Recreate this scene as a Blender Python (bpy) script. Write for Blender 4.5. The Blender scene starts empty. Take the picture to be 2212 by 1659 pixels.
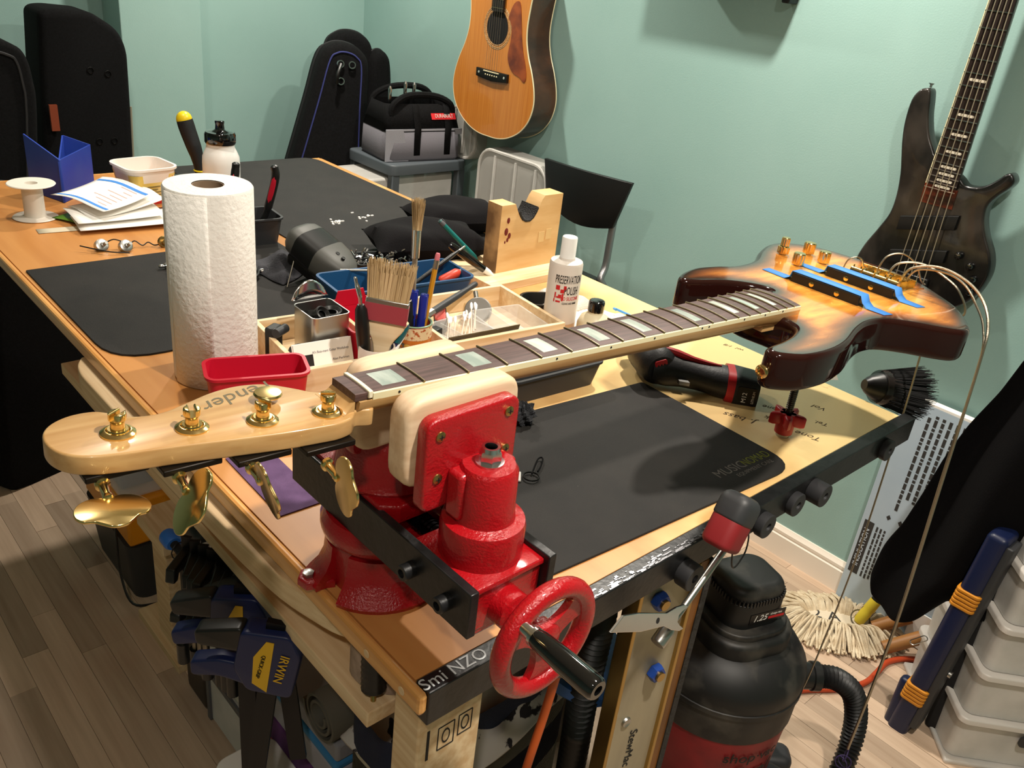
import bpy, bmesh, math, random
from mathutils import Matrix, Vector, Euler
from mathutils.geometry import tessellate_polygon
random.seed(7)
PI=math.pi
sc=bpy.context.scene
C=sc.collection
# ---------------------------------------------------------------- camera
HB=.90                                   # bench top height
cam=bpy.data.cameras.new('camera'); cam.lens=1876.2/2212*36; cam.sensor_width=36; cam.clip_start=.02
co=bpy.data.objects.new('camera',cam); C.objects.link(co)
_y,_p,_r=0.78645268,-0.46253383,0.12000353
_f=Vector((math.cos(_y)*math.cos(_p),math.sin(_y)*math.cos(_p),math.sin(_p)))
_rt=Vector((math.sin(_y),-math.cos(_y),0)); _u=_rt.cross(_f)
_r2=math.cos(_r)*_rt+math.sin(_r)*_u; _u2=-math.sin(_r)*_rt+math.cos(_r)*_u
mw=Matrix((( _r2.x,_u2.x,-_f.x,-.36632),(_r2.y,_u2.y,-_f.y,-.44344),(_r2.z,_u2.z,-_f.z,1.49038),(0,0,0,1)))
co.matrix_world=mw
sc.camera=co
# ---------------------------------------------------------------- world, exposure
w=bpy.data.worlds.new('world'); sc.world=w; w.use_nodes=True
w.node_tree.nodes['Background'].inputs[0].default_value=(.9,.85,.8,1)
w.node_tree.nodes['Background'].inputs[1].default_value=.06
vs=sc.view_settings; vs.view_transform='Standard'; vs.look='None'; vs.gamma=1; vs.use_curve_mapping=False
vs.exposure=0.2
# ---------------------------------------------------------------- lights: recessed ceiling spots
CEIL=2.25
LAMPS=[((.30,-.50),20),((1.27,.66),19),((1.15,2.0),17),((-.75,-.75),7),((.20,1.35),6)]
for i,((lx,ly),pw) in enumerate(LAMPS):
    L=bpy.data.lights.new('ceiling_lamp','AREA'); L.shape='DISK'; L.size=.075; L.energy=pw
    L.color=(1,.92,.81); L.spread=math.radians(150)
    o=bpy.data.objects.new('ceiling_lamp',L); C.objects.link(o); o.location=(lx,ly,CEIL-.012)
# ---------------------------------------------------------------- helpers
def lin(c):
    if isinstance(c,str):
        c=c.lstrip('#'); c=[int(c[i:i+2],16)/255 for i in (0,2,4)]
        return tuple(x/12.92 if x<=.04045 else ((x+.055)/1.055)**2.4 for x in c)
    return tuple(c)
MATS={}
def mat(name,col,rough=.5,metal=0,col2=None,nscale=30,stretch=(1,1,1),bump=0,bscale=None,bstretch=None,coat=0,alpha=1,trans=0,spec=.5,sheen=0,ior=1.45,contrast=(.35,.65),wave=None,attr=None,objrand=0,emit=None,detail=6,dots=None):
    if name in MATS: return MATS[name]
    m=bpy.data.materials.new(name); m.use_nodes=True; MATS[name]=m
    nt=m.node_tree; N=nt.nodes; Lk=nt.links; b=N['Principled BSDF']
    c=lin(col); b.inputs['Base Color'].default_value=(*c,1)
    b.inputs['Roughness'].default_value=rough; b.inputs['Metallic'].default_value=metal
    b.inputs['Coat Weight'].default_value=coat; b.inputs['Coat Roughness'].default_value=.06
    b.inputs['Alpha'].default_value=alpha; b.inputs['Transmission Weight'].default_value=trans
    b.inputs['Specular IOR Level'].default_value=spec; b.inputs['IOR'].default_value=ior
    if sheen: b.inputs['Sheen Weight'].default_value=sheen
    if emit: b.inputs['Emission Color'].default_value=(*lin(emit[0]),1); b.inputs['Emission Strength'].default_value=emit[1]
    tc=N.new('ShaderNodeTexCoord')
    def noise(scale,st,det=detail):
        mp=N.new('ShaderNodeMapping'); mp.inputs['Scale'].default_value=st
        Lk.new(tc.outputs['Object'],mp.inputs[0])
        n=N.new('ShaderNodeTexNoise'); n.inputs['Scale'].default_value=scale; n.inputs['Detail'].default_value=det
        Lk.new(mp.outputs[0],n.inputs['Vector']); return n
    src=None
    if attr:
        a=N.new('ShaderNodeVertexColor'); a.layer_name=attr; src=a.outputs['Color']
    if col2 is not None:
        if wave:
            mp=N.new('ShaderNodeMapping'); mp.inputs['Scale'].default_value=stretch; Lk.new(tc.outputs['Object'],mp.inputs[0])
            n=N.new('ShaderNodeTexWave'); n.inputs['Scale'].default_value=nscale; n.inputs['Distortion'].default_value=wave; n.inputs['Detail'].default_value=3
            Lk.new(mp.outputs[0],n.inputs['Vector']); fo=n.outputs['Fac']
        else: fo=noise(nscale,stretch).outputs['Fac']
        r=N.new('ShaderNodeValToRGB'); r.color_ramp.elements[0].position=contrast[0]; r.color_ramp.elements[1].position=contrast[1]
        r.color_ramp.elements[0].color=(*c,1); r.color_ramp.elements[1].color=(*lin(col2),1)
        Lk.new(fo,r.inputs[0])
        if src is None: src=r.outputs[0]
        else:
            mx=N.new('ShaderNodeMixRGB'); mx.blend_type='MULTIPLY'; mx.inputs[0].default_value=1
            Lk.new(src,mx.inputs[1]); Lk.new(r.outputs[0],mx.inputs[2]); src=mx.outputs[0]
    if dots:                                    # (colour, scale, threshold): small specks of dust or paint
        n=noise(dots[1],(1,1,1),2); r=N.new('ShaderNodeValToRGB'); r.color_ramp.elements[0].position=dots[2]; r.color_ramp.elements[1].position=dots[2]+.02
        Lk.new(n.outputs['Fac'],r.inputs[0]); mx=N.new('ShaderNodeMixRGB'); Lk.new(r.outputs[0],mx.inputs[0])
        if src is None: mx.inputs[1].default_value=(*c,1)
        else: Lk.new(src,mx.inputs[1])
        mx.inputs[2].default_value=(*lin(dots[0]),1); src=mx.outputs[0]
    if objrand:
        oi=N.new('ShaderNodeObjectInfo'); hs=N.new('ShaderNodeHueSaturation'); mr=N.new('ShaderNodeMapRange')
        mr.inputs[3].default_value=1-objrand; mr.inputs[4].default_value=1+objrand
        Lk.new(oi.outputs['Random'],mr.inputs[0]); Lk.new(mr.outputs[0],hs.inputs['Value'])
        if src is None: hs.inputs['Color'].default_value=(*c,1)
        else: Lk.new(src,hs.inputs['Color'])
        src=hs.outputs[0]
    if src is not None: Lk.new(src,b.inputs['Base Color'])
    if bump:
        n=noise(bscale or nscale,bstretch or stretch); bp=N.new('ShaderNodeBump'); bp.inputs['Strength'].default_value=bump; bp.inputs['Distance'].default_value=.004
        Lk.new(n.outputs['Fac'],bp.inputs['Height']); Lk.new(bp.outputs[0],b.inputs['Normal'])
    return m
WM={}
def I4(): return Matrix.Identity(4)
def fr(loc=(0,0,0),rz=0,rx=0,ry=0): return Matrix.Translation(loc)@Euler((rx,ry,rz)).to_matrix().to_4x4()
def frame(o,ex,ey,ez):
    ex,ey,ez=map(Vector,(ex,ey,ez)); return Matrix(((ex.x,ey.x,ez.x,o[0]),(ex.y,ey.y,ez.y,o[1]),(ex.z,ey.z,ez.z,o[2]),(0,0,0,1)))
def along(a,b,up=(0,0,1)):
    """frame at a whose z runs to b"""
    a,b=Vector(a),Vector(b); z=(b-a).normalized(); u=Vector(up)
    if abs(z.dot(u))>.98: u=Vector((1,0,0))
    x=u.cross(z).normalized(); y=z.cross(x); return frame(a,x,y,z)
def spline(pts,n=8,closed=True):
    P=[Vector(p) for p in pts]; m=len(P); out=[]
    for i in range(m if closed else m-1):
        if closed: p0,p1,p2,p3=P[(i-1)%m],P[i],P[(i+1)%m],P[(i+2)%m]
        else: p0,p1,p2,p3=P[max(i-1,0)],P[i],P[i+1],P[min(i+2,m-1)]
        for k in range(n):
            t=k/n; out.append(.5*((2*p1)+(p2-p0)*t+(2*p0-5*p1+4*p2-p3)*t*t+(3*p1-p0-3*p2+p3)*t**3))
    if not closed: out.append(P[-1])
    return out
def rrect(w,h,r,n=5,cx=0,cy=0):
    r=min(r,w/2-1e-4,h/2-1e-4); o=[]
    for q,(sx,sy) in enumerate(((1,1),(-1,1),(-1,-1),(1,-1))):
        for k in range(n+1):
            a=PI/2*(q+k/n); o.append((cx+sx*(w/2-r)+r*math.cos(a),cy+sy*(h/2-r)+r*math.sin(a)))
    return o
def circ(r,n=24,cx=0,cy=0): return [(cx+r*math.cos(2*PI*k/n),cy+r*math.sin(2*PI*k/n)) for k in range(n)]
def area2(o): return sum(o[i][0]*o[(i+1)%len(o)][1]-o[(i+1)%len(o)][0]*o[i][1] for i in range(len(o)))
def offset(o,d):
    """inward offset of a ccw outline"""
    n=len(o); r=[]
    for i in range(n):
        a,b,c=Vector(o[i-1][:2]),Vector(o[i][:2]),Vector(o[(i+1)%n][:2])
        t=(c-a); t=t.normalized() if t.length>1e-9 else Vector((1,0)); r.append((b.x-t.y*d,b.y+t.x*d))
    return r
class MB:
    def __init__(s,M=None): s.v=[];s.f=[];s.M=M or I4()
    def add(s,vs,fs,M=None):
        M=s.M@M if M is not None else s.M
        k=len(s.v); s.v+=[M@Vector(v) for v in vs]; s.f+=[tuple(k+i for i in f) for f in fs]; return s
    def box(s,x0,y0,z0,x1,y1,z1,M=None):
        return s.add([(x,y,z) for z in (z0,z1) for y in (y0,y1) for x in (x0,x1)],[(0,2,3,1),(4,5,7,6),(0,1,5,4),(2,6,7,3),(0,4,6,2),(1,3,7,5)],M)
    def cbox(s,c,d,M=None): return s.box(c[0]-d[0]/2,c[1]-d[1]/2,c[2]-d[2]/2,c[0]+d[0]/2,c[1]+d[1]/2,c[2]+d[2]/2,M)
    def layers(s,Ls,cap0=True,cap1=True,M=None,closed=True):
        n=len(Ls[0]); vs=[p for L in Ls for p in L]; fs=[]
        for k in range(len(Ls)-1):
            for i in range(n if closed else n-1):
                j=(i+1)%n; fs.append((k*n+i,k*n+j,(k+1)*n+j,(k+1)*n+i))
        for on,k,rev in ((cap0,0,True),(cap1,len(Ls)-1,False)):
            if not on: continue
            idx=[k*n+i for i in range(n)]
            if n<=26 or n in (30,36,40,48,64): fs.append(tuple(idx[::-1]) if rev else tuple(idx))
            else:
                for t in tessellate_polygon([[Vector(v) for v in Ls[k]]]): fs.append(tuple(idx[i] for i in t))
        return s.add(vs,fs,M)
    def prism(s,o,z0,z1,M=None,rt=0,rb=0,seg=3,cap=True):
        o=[tuple(p[:2]) for p in o]
        if area2(o)<0: o=o[::-1]
        Ls=[]
        if rb:
            for k in range(seg+1):
                a=PI/2*k/seg; q=offset(o,rb*(1-math.sin(a))); Ls.append([(x,y,z0+rb*(1-math.cos(a))) for x,y in q])
        else: Ls.append([(x,y,z0) for x,y in o])
        if rt:
            for k in range(seg+1):
                a=PI/2*k/seg; q=offset(o,rt*(1-math.cos(a))); Ls.append([(x,y,z1-rt+rt*math.sin(a)) for x,y in q])
        else: Ls.append([(x,y,z1) for x,y in o])
        return s.layers(Ls,cap,cap,M)
    def lathe(s,prof,n=24,M=None,cap=(True,True),a0=0,a1=2*PI):
        full=abs(a1-a0-2*PI)<1e-6; k=n if full else n+1
        Ls=[[(r*math.cos(a0+(a1-a0)*i/n),r*math.sin(a0+(a1-a0)*i/n),z) for i in range(k)] for r,z in prof]
        return s.layers(Ls,cap[0] and full,cap[1] and full,M,closed=full)
    def cyl(s,a,b,r,n=16,r2=None):
        L=(Vector(b)-Vector(a)).length; return s.lathe([(r,0),(r if r2 is None else r2,L)],n,along(a,b))
    def tube(s,path,r,n=8,closed=False,M=None,cap=True):
        P=[Vector(p) for p in path]; m=len(P); Ls=[]; x=None
        for i in range(m):
            t=(P[(i+1)%m]-P[i-1]) if closed else (P[min(i+1,m-1)]-P[max(i-1,0)])
            t=t.normalized() if t.length>1e-9 else Vector((0,0,1))
            if x is None:
                u=Vector((0,0,1)) if abs(t.z)<.9 else Vector((1,0,0)); x=u.cross(t).normalized()
            else:
                x=(x-t*x.dot(t)); x=x.normalized() if x.length>1e-9 else Vector((1,0,0))
            y=t.cross(x); rr=r[i] if isinstance(r,(list,tuple)) else r
            Ls.append([P[i]+x*rr*math.cos(2*PI*k/n)+y*rr*math.sin(2*PI*k/n) for k in range(n)])
        if closed: Ls.append(Ls[0])
        return s.layers(Ls,cap and not closed,cap and not closed,M)
    def ball(s,c,r,n=16,m=8,M=None):
        r=r if isinstance(r,(tuple,list)) else (r,r,r)
        Ls=[[(c[0]+r[0]*math.sin(PI*(k+.001)/m)*math.cos(2*PI*i/n),c[1]+r[1]*math.sin(PI*(k+.001)/m)*math.sin(2*PI*i/n),c[2]-r[2]*math.cos(PI*k/m)) for i in range(n)] for k in range(m+1)]
        return s.layers(Ls,True,True,M)
    def torus(s,R,r,n=32,m=10,M=None):
        return s.tube([(R*math.cos(2*PI*k/n),R*math.sin(2*PI*k/n),0) for k in range(n)],r,m,True,M)
    def shell(s,o0,o1,z0,z1,th,M=None,lip=0,zb=None):
        """open tub: outline o0 at z0 growing to o1 at z1, wall th"""
        i0=offset(o0,th); i1=offset(o1,th); Ls=[[(x,y,z0) for x,y in o0],[(x,y,z1) for x,y in o1]]
        if lip:
            ol=offset(o1,-lip); Ls[-1]=[(x,y,z1-lip*1.2) for x,y in o1]; Ls+= [[(x,y,z1-lip*1.2) for x,y in ol],[(x,y,z1) for x,y in ol]]
        Ls+=[[(x,y,z1) for x,y in i1],[(x,y,z0+th) for x,y in i0]]
        return s.layers(Ls,True,True,M)
    def build(s,name,m,parent=None,smooth=40,bevel=0,bseg=2,sub=0,flip=False,cols=None,solid=0):
        me=bpy.data.meshes.new(name)
        if parent is not None: Mi=WM[parent.name].inverted(); V=[Mi@v for v in s.v]; loc=None
        else:
            xs=[v.x for v in s.v]; ys=[v.y for v in s.v]; zs=[v.z for v in s.v]
            loc=Vector(((min(xs)+max(xs))/2,(min(ys)+max(ys))/2,min(zs))); V=[v-loc for v in s.v]
        me.from_pydata([tuple(v) for v in V],[],s.f)
        bm=bmesh.new(); bm.from_mesh(me); bmesh.ops.recalc_face_normals(bm,faces=bm.faces)
        bm.to_mesh(me); bm.free()
        if cols is not None:
            a=me.color_attributes.new('Col','FLOAT_COLOR','POINT')
            for i,c in enumerate(cols): a.data[i].color=(*c,1)
        if smooth:
            me.polygons.foreach_set('use_smooth',[True]*len(me.polygons)); me.set_sharp_from_angle(angle=math.radians(smooth))
        if m: me.materials.append(m)
        o=bpy.data.objects.new(name,me); C.objects.link(o)
        if parent is not None: o.parent=parent; WM[o.name]=WM[parent.name]
        else: o.location=loc; WM[o.name]=Matrix.Translation(loc)
        if solid:
            md=o.modifiers.new('solid','SOLIDIFY'); md.thickness=solid; md.offset=0
        if bevel:
            md=o.modifiers.new('bevel','BEVEL'); md.width=bevel; md.segments=bseg; md.limit_method='ANGLE'; md.angle_limit=math.radians(40)
        if sub:
            md=o.modifiers.new('sub','SUBSURF'); md.levels=sub; md.render_levels=sub
        return o
def tag(o,label=None,cat=None,group=None,kind=None):
    if label: o['label']=label
    if cat: o['category']=cat
    if group: o['group']=group
    if kind: o['kind']=kind
    return o
def thing(name,label,cat,loc=(0,0,0),group=None,M=None):
    o=bpy.data.objects.new(name,None); C.objects.link(o); o.empty_display_size=.02
    Mx=M if M is not None else Matrix.Translation(loc)
    o.matrix_world=Mx; WM[o.name]=Mx.copy(); return tag(o,label,cat,group)
def struct(name,mb,m,**k):
    o=mb.build(name,m,**k); o['kind']='structure'; return o
def dup(root,M,label=None,group=None,cat=None):
    """copy a thing with its parts so that its frame becomes M"""
    r=root.copy(); C.objects.link(r); r.matrix_world=M; WM[r.name]=M.copy()
    if label: r['label']=label
    if group: r['group']=group
    def rec(a,b):
        for ch in [c for c in a.children]:
            c=ch.copy(); C.objects.link(c); c.parent=b; WM[c.name]=WM[b.name]; rec(ch,c)
    rec(root,r); return r
def text(name,s,size,M,m,parent=None,depth=.0004,align='CENTER',bend=None,sx=1,shear=0):
    cu=bpy.data.curves.new('t','FONT'); cu.body=s; cu.size=size; cu.align_x=align; cu.align_y='CENTER'; cu.extrude=depth; cu.shear=shear; cu.resolution_u=3
    o=bpy.data.objects.new('t',cu); C.objects.link(o)
    me=bpy.data.meshes.new_from_object(o.evaluated_get(bpy.context.evaluated_depsgraph_get()))
    mb=MB(M); vs=[]
    for v in me.vertices:
        x,y,z=v.co.x*sx,v.co.y,v.co.z
        if bend: a=x/bend; x,z=(bend+z)*math.sin(a),(bend+z)*math.cos(a)-bend
        vs.append((x,y,z))
    mb.add(vs,[tuple(p.vertices) for p in me.polygons])
    bpy.data.objects.remove(o); bpy.data.meshes.remove(me); bpy.data.curves.remove(cu)
    return mb.build(name,m,parent,smooth=0)
def solo(mb,name,m,label,cat,group=None,**k): return tag(mb.build(name,m,**k),label,cat,group)
# ---------------------------------------------------------------- materials
WALL=mat('wall_paint',(.28,.445,.41),.55,col2=(.305,.47,.435),nscale=3,bump=.08,bscale=260)
FLOORM=mat('laminate_strip',(.43,.305,.21),.42,col2=(.58,.435,.315),nscale=9,stretch=(7,.35,1),objrand=.32,contrast=(.25,.75))
FLOORB=mat('floor_base',(.42,.31,.22),.5,col2=(.52,.40,.29),nscale=5,stretch=(8,.3,1))
WHITE=mat('white_trim','EDE3D4',.35)
CEILM=mat('ceiling_paint','E6E0D6',.8)
BLACKP=mat('black_plastic','141414',.38)
BLACKM=mat('black_matte','0A0A0B',.8,col2='141314',nscale=60)
BLACKF=mat('black_fabric','060606',.92,col2='0E0E10',nscale=180,bump=.3,bscale=700,spec=.2)
RUBBER=mat('mat_rubber','100E0C',.75,col2='1A1714',nscale=14,bump=.25,bscale=900,dots=('6d665c',160,.80))
PINE=mat('pale_pine','CDA97C',.6,col2='E2C79E',nscale=7,stretch=(14,.7,14),bump=.05)
PINEX=mat('pale_pine_x','D9B88A',.55,col2='EED7B2',nscale=7,stretch=(.8,12,12),bump=.05)
PLY=mat('plywood_face','D3A468',.5,col2='E9C48D',nscale=5,stretch=(1.2,1.2,6),bump=.03)
PLYE=mat('plywood_edge','C99F6C',.6,col2='7B5A3A',nscale=90,stretch=(1,.05,.05),contrast=(.5,.56))
CHROME=mat('chrome','D8D8DA',.16,1)
STEEL=mat('brushed_steel','B9B8B4',.33,1,bump=.03,bscale=200)
DSTEEL=mat('dull_steel','8A8478',.45,1,col2='6B6455',nscale=25)
GOLD=mat('gold_plate','EFD08C',.18,1)
BRASS=mat('antique_brass','B99A5E',.3,1)
REDENAMEL=mat('red_enamel','9E0C15',.22,coat=.5,bump=.32,bscale=420)
REDPLAST=mat('red_plastic','C0152F',.35)
GREYP=mat('grey_plastic','55565A',.45)
DGREYP=mat('dark_grey_plastic','2E2F31',.5)
CLEAR=mat('clear_plastic','F2F2F0',.12,alpha=.28,spec=.7)
FROST=mat('frosted_plastic','DAD8D2',.35,alpha=.55,col2='EFECE6',nscale=12)
WHITEP=mat('white_plastic','EDEBE6',.35)
PAPER=mat('paper','F4F1EA',.8)
BLUEP=mat('blue_plastic','1E3A9E',.45,col2='27439F',nscale=20)
NAVY=mat('navy_plastic','121E4A',.4)
YELLOWP=mat('yellow_plastic','D9A916',.45)
ORANGEP=mat('orange_plastic','D98A14',.45)
INK=mat('black_ink','171412',.8)
REDINK=mat('red_ink','C41C22',.6)
def poly_round(pts,r,n=6):
    out=[]; m=len(pts)
    for i,p in enumerate(pts):
        rr=r[i] if isinstance(r,(list,tuple)) else r
        a,b,c=Vector(pts[i-1]),Vector(p),Vector(pts[(i+1)%m]); u=(a-b).normalized(); v=(c-b).normalized()
        for k in range(n+1):
            t=k/n; q=(b+u*rr)*(1-t)**2+b*2*t*(1-t)+(b+v*rr)*t*t; out.append((q.x,q.y))
    return out
# ---------------------------------------------------------------- room
WX=1.703; BY=2.70
struct('wall_right',MB().box(WX,-2.3,0,WX+.1,BY+.1,CEIL),WALL,smooth=0)
struct('wall_back',MB().box(-2.6,BY,0,WX,BY+.1,CEIL),WALL,smooth=0)
struct('wall_pillar',MB().box(.705,2.55,0,.968,BY,CEIL),WALL,smooth=0,bevel=.003)
struct('wall_left',MB().box(-2.7,-2.3,0,-2.6,BY+.1,CEIL),WALL,smooth=0)
struct('wall_front',MB().box(-2.6,-2.4,0,WX+.1,-2.3,CEIL),WALL,smooth=0)
struct('ceiling',MB().box(-2.7,-2.4,CEIL,WX+.1,BY+.1,CEIL+.08),CEILM,smooth=0)
floor=struct('floor',MB().box(-2.7,-2.4,-.06,WX+.1,BY+.1,-.002),FLOORB,smooth=0)
rs=random.Random(3)
def strips(xa,xb,ya,yb):
    w=.052; k=0; x=xa
    while x<xb-.01:
        xe=min(x+w,xb); y=ya-rs.random()*.3
        while y<yb:
            L=.26+rs.random()*.42; y0=max(y,ya); y1=min(y+L,yb)
            if y1-y0>.03:
                MB().box(x+.0004,y0+.0004,-.002,xe-.0004,y1-.0004,.0005+.0003*(k%3)).build('floor_strip',FLOORM,floor,smooth=0)
                k+=1
            y+=L
        x=xe
strips(-.46,.42,.42,2.50); strips(.88,1.69,-.45,.95)
prof=[(0,0),(-.014,0),(-.014,.066),(-.010,.070),(-.012,.074),(-.012,.082),(-.006,.090),(-.004,.094),(0,.094)]
bb=MB(); bb.layers([[(WX+a,y,z) for a,z in prof] for y in (-2.3,BY)])
struct('baseboard_right',bb,WHITE,smooth=20)
bb=MB(); bb.layers([[(x,BY+a,z) for a,z in prof] for x in (.97,WX)])
struct('baseboard_back',bb,WHITE,smooth=20)
for (lx,ly),pw in LAMPS:
    t=MB(); t.lathe([(.052,CEIL-.004),(.075,CEIL-.006),(.08,CEIL-.001),(.08,CEIL)],28,Matrix.Translation((lx,ly,0)),cap=(False,True))
    struct('trim_1',t,WHITE)
# ---------------------------------------------------------------- workbench
BL=1.7375
def bench_mat():
    m=mat('varnished_top',(.48,.20,.052),.36,col2=(.57,.262,.078),nscale=3,stretch=(9,.6,9))
    nt=m.node_tree; N=nt.nodes; Lk=nt.links; b=N['Principled BSDF']; src=b.inputs['Base Color'].links[0].from_socket
    # bare, pale wood where the varnish is worn off at the right-hand end
    tc=N.new('ShaderNodeTexCoord'); sp=N.new('ShaderNodeSeparateXYZ'); Lk.new(tc.outputs['Object'],sp.inputs[0])
    n=N.new('ShaderNodeTexNoise'); n.inputs['Scale'].default_value=4.5; n.inputs['Detail'].default_value=5; Lk.new(tc.outputs['Object'],n.inputs['Vector'])
    def mth(op,a,b_):
        q=N.new('ShaderNodeMath'); q.operation=op
        for i,v in enumerate((a,b_)):
            if isinstance(v,(int,float)): q.inputs[i].default_value=v
            else: Lk.new(v,q.inputs[i])
        return q.outputs[0]
    e=mth('ADD',mth('MULTIPLY',sp.outputs[0],2.2),mth('MULTIPLY',sp.outputs[1],-1.0))
    e=mth('ADD',e,mth('MULTIPLY',mth('SUBTRACT',n.outputs['Fac'],.5),1.9))
    mr=N.new('ShaderNodeMapRange'); mr.inputs[1].default_value=.55; mr.inputs[2].default_value=1.25; Lk.new(e,mr.inputs[0])
    mx=N.new('ShaderNodeMixRGB'); Lk.new(mr.outputs[0],mx.inputs[0]); Lk.new(src,mx.inputs[1]); mx.inputs[2].default_value=(.80,.60,.27,1)
    # dark stains
    n2=N.new('ShaderNodeTexNoise'); n2.inputs['Scale'].default_value=26; n2.inputs['Detail'].default_value=3; Lk.new(tc.outputs['Object'],n2.inputs['Vector'])
    r=N.new('ShaderNodeValToRGB'); r.color_ramp.elements[0].position=.70; r.color_ramp.elements[1].position=.76; Lk.new(n2.outputs['Fac'],r.inputs[0])
    mm=mth('MULTIPLY',r.outputs[0],mth('MULTIPLY',mr.outputs[0],.55)); mx2=N.new('ShaderNodeMixRGB'); Lk.new(mm,mx2.inputs[0]); Lk.new(mx.outputs[0],mx2.inputs[1]); mx2.inputs[2].default_value=(.35,.15,.04,1)
    Lk.new(mx2.outputs[0],b.inputs['Base Color']); return m
TOPM=bench_mat()
TRIMM=mat('varnished_trim','C98A45',.3,col2='E0A660',nscale=10,stretch=(12,.5,12),coat=.3)
bench=thing('workbench','long amber varnished workbench with black metal front edge','workbench',(.47,.87,0))
MB().box(0,0,HB-.026,.94,BL,HB).build('tabletop',TOPM,bench,smooth=0)
trim=MB().box(-.010,-.020,HB-.024,0,BL,HB).build('edge_trim',TRIMM,bench,smooth=0,bevel=.004)
MB().box(0,BL,HB-.024,.94,BL+.01,HB).build('edge_trim',TRIMM,bench,smooth=0,bevel=.003)
for y in (.006,.062): MB().lathe([(0.0001,0),(.0045,0),(.0045,.0006),(.0001,.0006)],12,frame((-.0102,y,HB-.012),(0,1,0),(0,0,1),(-1,0,0))).build('screw_head',PINE,trim)
BARM=mat('black_painted_steel','0F0F10',.35,col2='1A1A1B',nscale=60,bump=.1,bscale=120)
bar=MB().box(0,-.0205,HB-.040,.958,-.0005,HB+.0005).build('front_bar',BARM,bench,smooth=0,bevel=.0015)
text('lettering','Smi NZO - HCAO',.019,frame((.072,-.0105,HB+.0008),(1,0,0),(0,1,0),(0,0,1)),mat('white_paint_marks','B9BDBE',.5),bar,depth=.0002)
fl=MB(); rq=random.Random(5)                                   # chipped metallic glue streak on the bar
for k in range(150):
    x=.17+rq.random()*.25; L=.002+rq.random()*.008; y=-.0195+rq.random()**2*.011
    fl.box(x,y,HB+.0005,x+L,y+.0006+rq.random()*.0016,HB+.0009+rq.random()*.0006)
o=fl.build('glitter_flakes',mat('flake_metal','8F8F93',.3,.9),bar,smooth=0); o['kind']='stuff'
def leg(x0,y0,x1,y1): return MB().box(x0,y0,0,x1,y1,HB-.027).build('leg',PINE,bench,smooth=0,bevel=.002)
lg=leg(.012,.004,.092,.044); leg(.60,.50,.67,.54); leg(.40,1.60,.48,1.64); leg(.85,1.60,.93,1.64)
for (cx,cz,w,h) in ((.047,.795,.020,.030),(.071,.798,.017,.027)):
    m_=MB()
    for a in (-1,1): m_.box(cx+a*w/2-.0005,.0034,cz-h/2,cx+a*w/2+.0005,.004,cz+h/2).box(cx-w/2,.0034,cz+a*h/2-.0005,cx+w/2,.004,cz+a*h/2+.0005)
    m_.lathe([(.004,0),(.0052,0),(.0052,.0003),(.004,.0003)],14,frame((cx,.0038,cz),(1.0,0,0),(0,0,1.9),(0,-1,0)),cap=(False,False))
    m_.build('stamp_mark',INK,lg,smooth=0)
for k in range(7): pass
MB().box(.023,.0034,.775,.026,.004,.815).build('stamp_mark',INK,lg,smooth=0)
MB().box(.094,.010,.83,.85,.04,.872).build('apron_rail',PINEX,bench,smooth=0,bevel=.002)
# rails under the left edge
o_=[(-.028,.79),(-.030,.72),(-.026,.45),(-.018,.25),(-.004,.17),(.012,.128),(.04,.108),(.07,.10),(.07,.83),(.0,.832),(-.015,.825)]
MB().prism(spline([(p[0],p[1],0) for p in o_],4),.842,.8735,rt=.003,rb=.004).build('side_rail',PINE,bench)
rq=random.Random(8)
MB().box(-.002,.068,.778,.085,.98,.798).build('side_shelf',PINE,bench,smooth=0,bevel=.0015)
MB().prism(spline([(p[0],p[1],0) for p in [(.018,.13),(.012,.105),(.02,.085),(.035,.07),(.06,.062),(.06,.13)]],4),.80,.841).build('corner_block',mat('sawn_end','A99180',.7,col2='8F7868',nscale=90,stretch=(.2,1,1)),bench)
# ---------------------------------------------------------------- bass guitar clamped in the vise
_yw,_pt=math.radians(-.7),-.0456
E1=Vector((math.cos(_yw)*math.cos(_pt),math.sin(_yw)*math.cos(_pt),math.sin(_pt))); E2=Vector((-math.sin(_yw),math.cos(_yw),0)); E3=E1.cross(E2)
NO=Vector((-.0180,.0765,1.1690))
NF=frame(NO,E1,E2,E3)
def NP(s,t,h=0): return NO+E1*s+E2*t+E3*h
MAPLE=mat('lacquered_maple','AE8450',.3,col2='C09A66',nscale=8,stretch=(1,14,14),coat=.5)
ROSE=mat('rosewood','3A2824',.5,col2='5B4340',nscale=16,stretch=(1,18,18),contrast=(.3,.7))
CREAM=mat('cream_binding','DAD0A9',.35)
NICKEL=mat('worn_nickel','A99A7C',.35,1)
PEARL=mat('pearl','C9CFC4',.25,col2='8F9C94',nscale=45,stretch=(1,.35,1),coat=.5)
bass=thing('bass_guitar','sunburst electric bass clamped by its neck in the red vise','bass guitar',M=fr(NP(.5,0,-.056)))
def tc(s): return -.0012-.0055*s
def hw(s): return .0190+.0235*s
FR=.22                                                        # fingerboard radius
def arc(s,t,h=0):
    a=t/FR; return (s,tc(s)+t,h-FR*(1-math.cos(a)))
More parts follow.
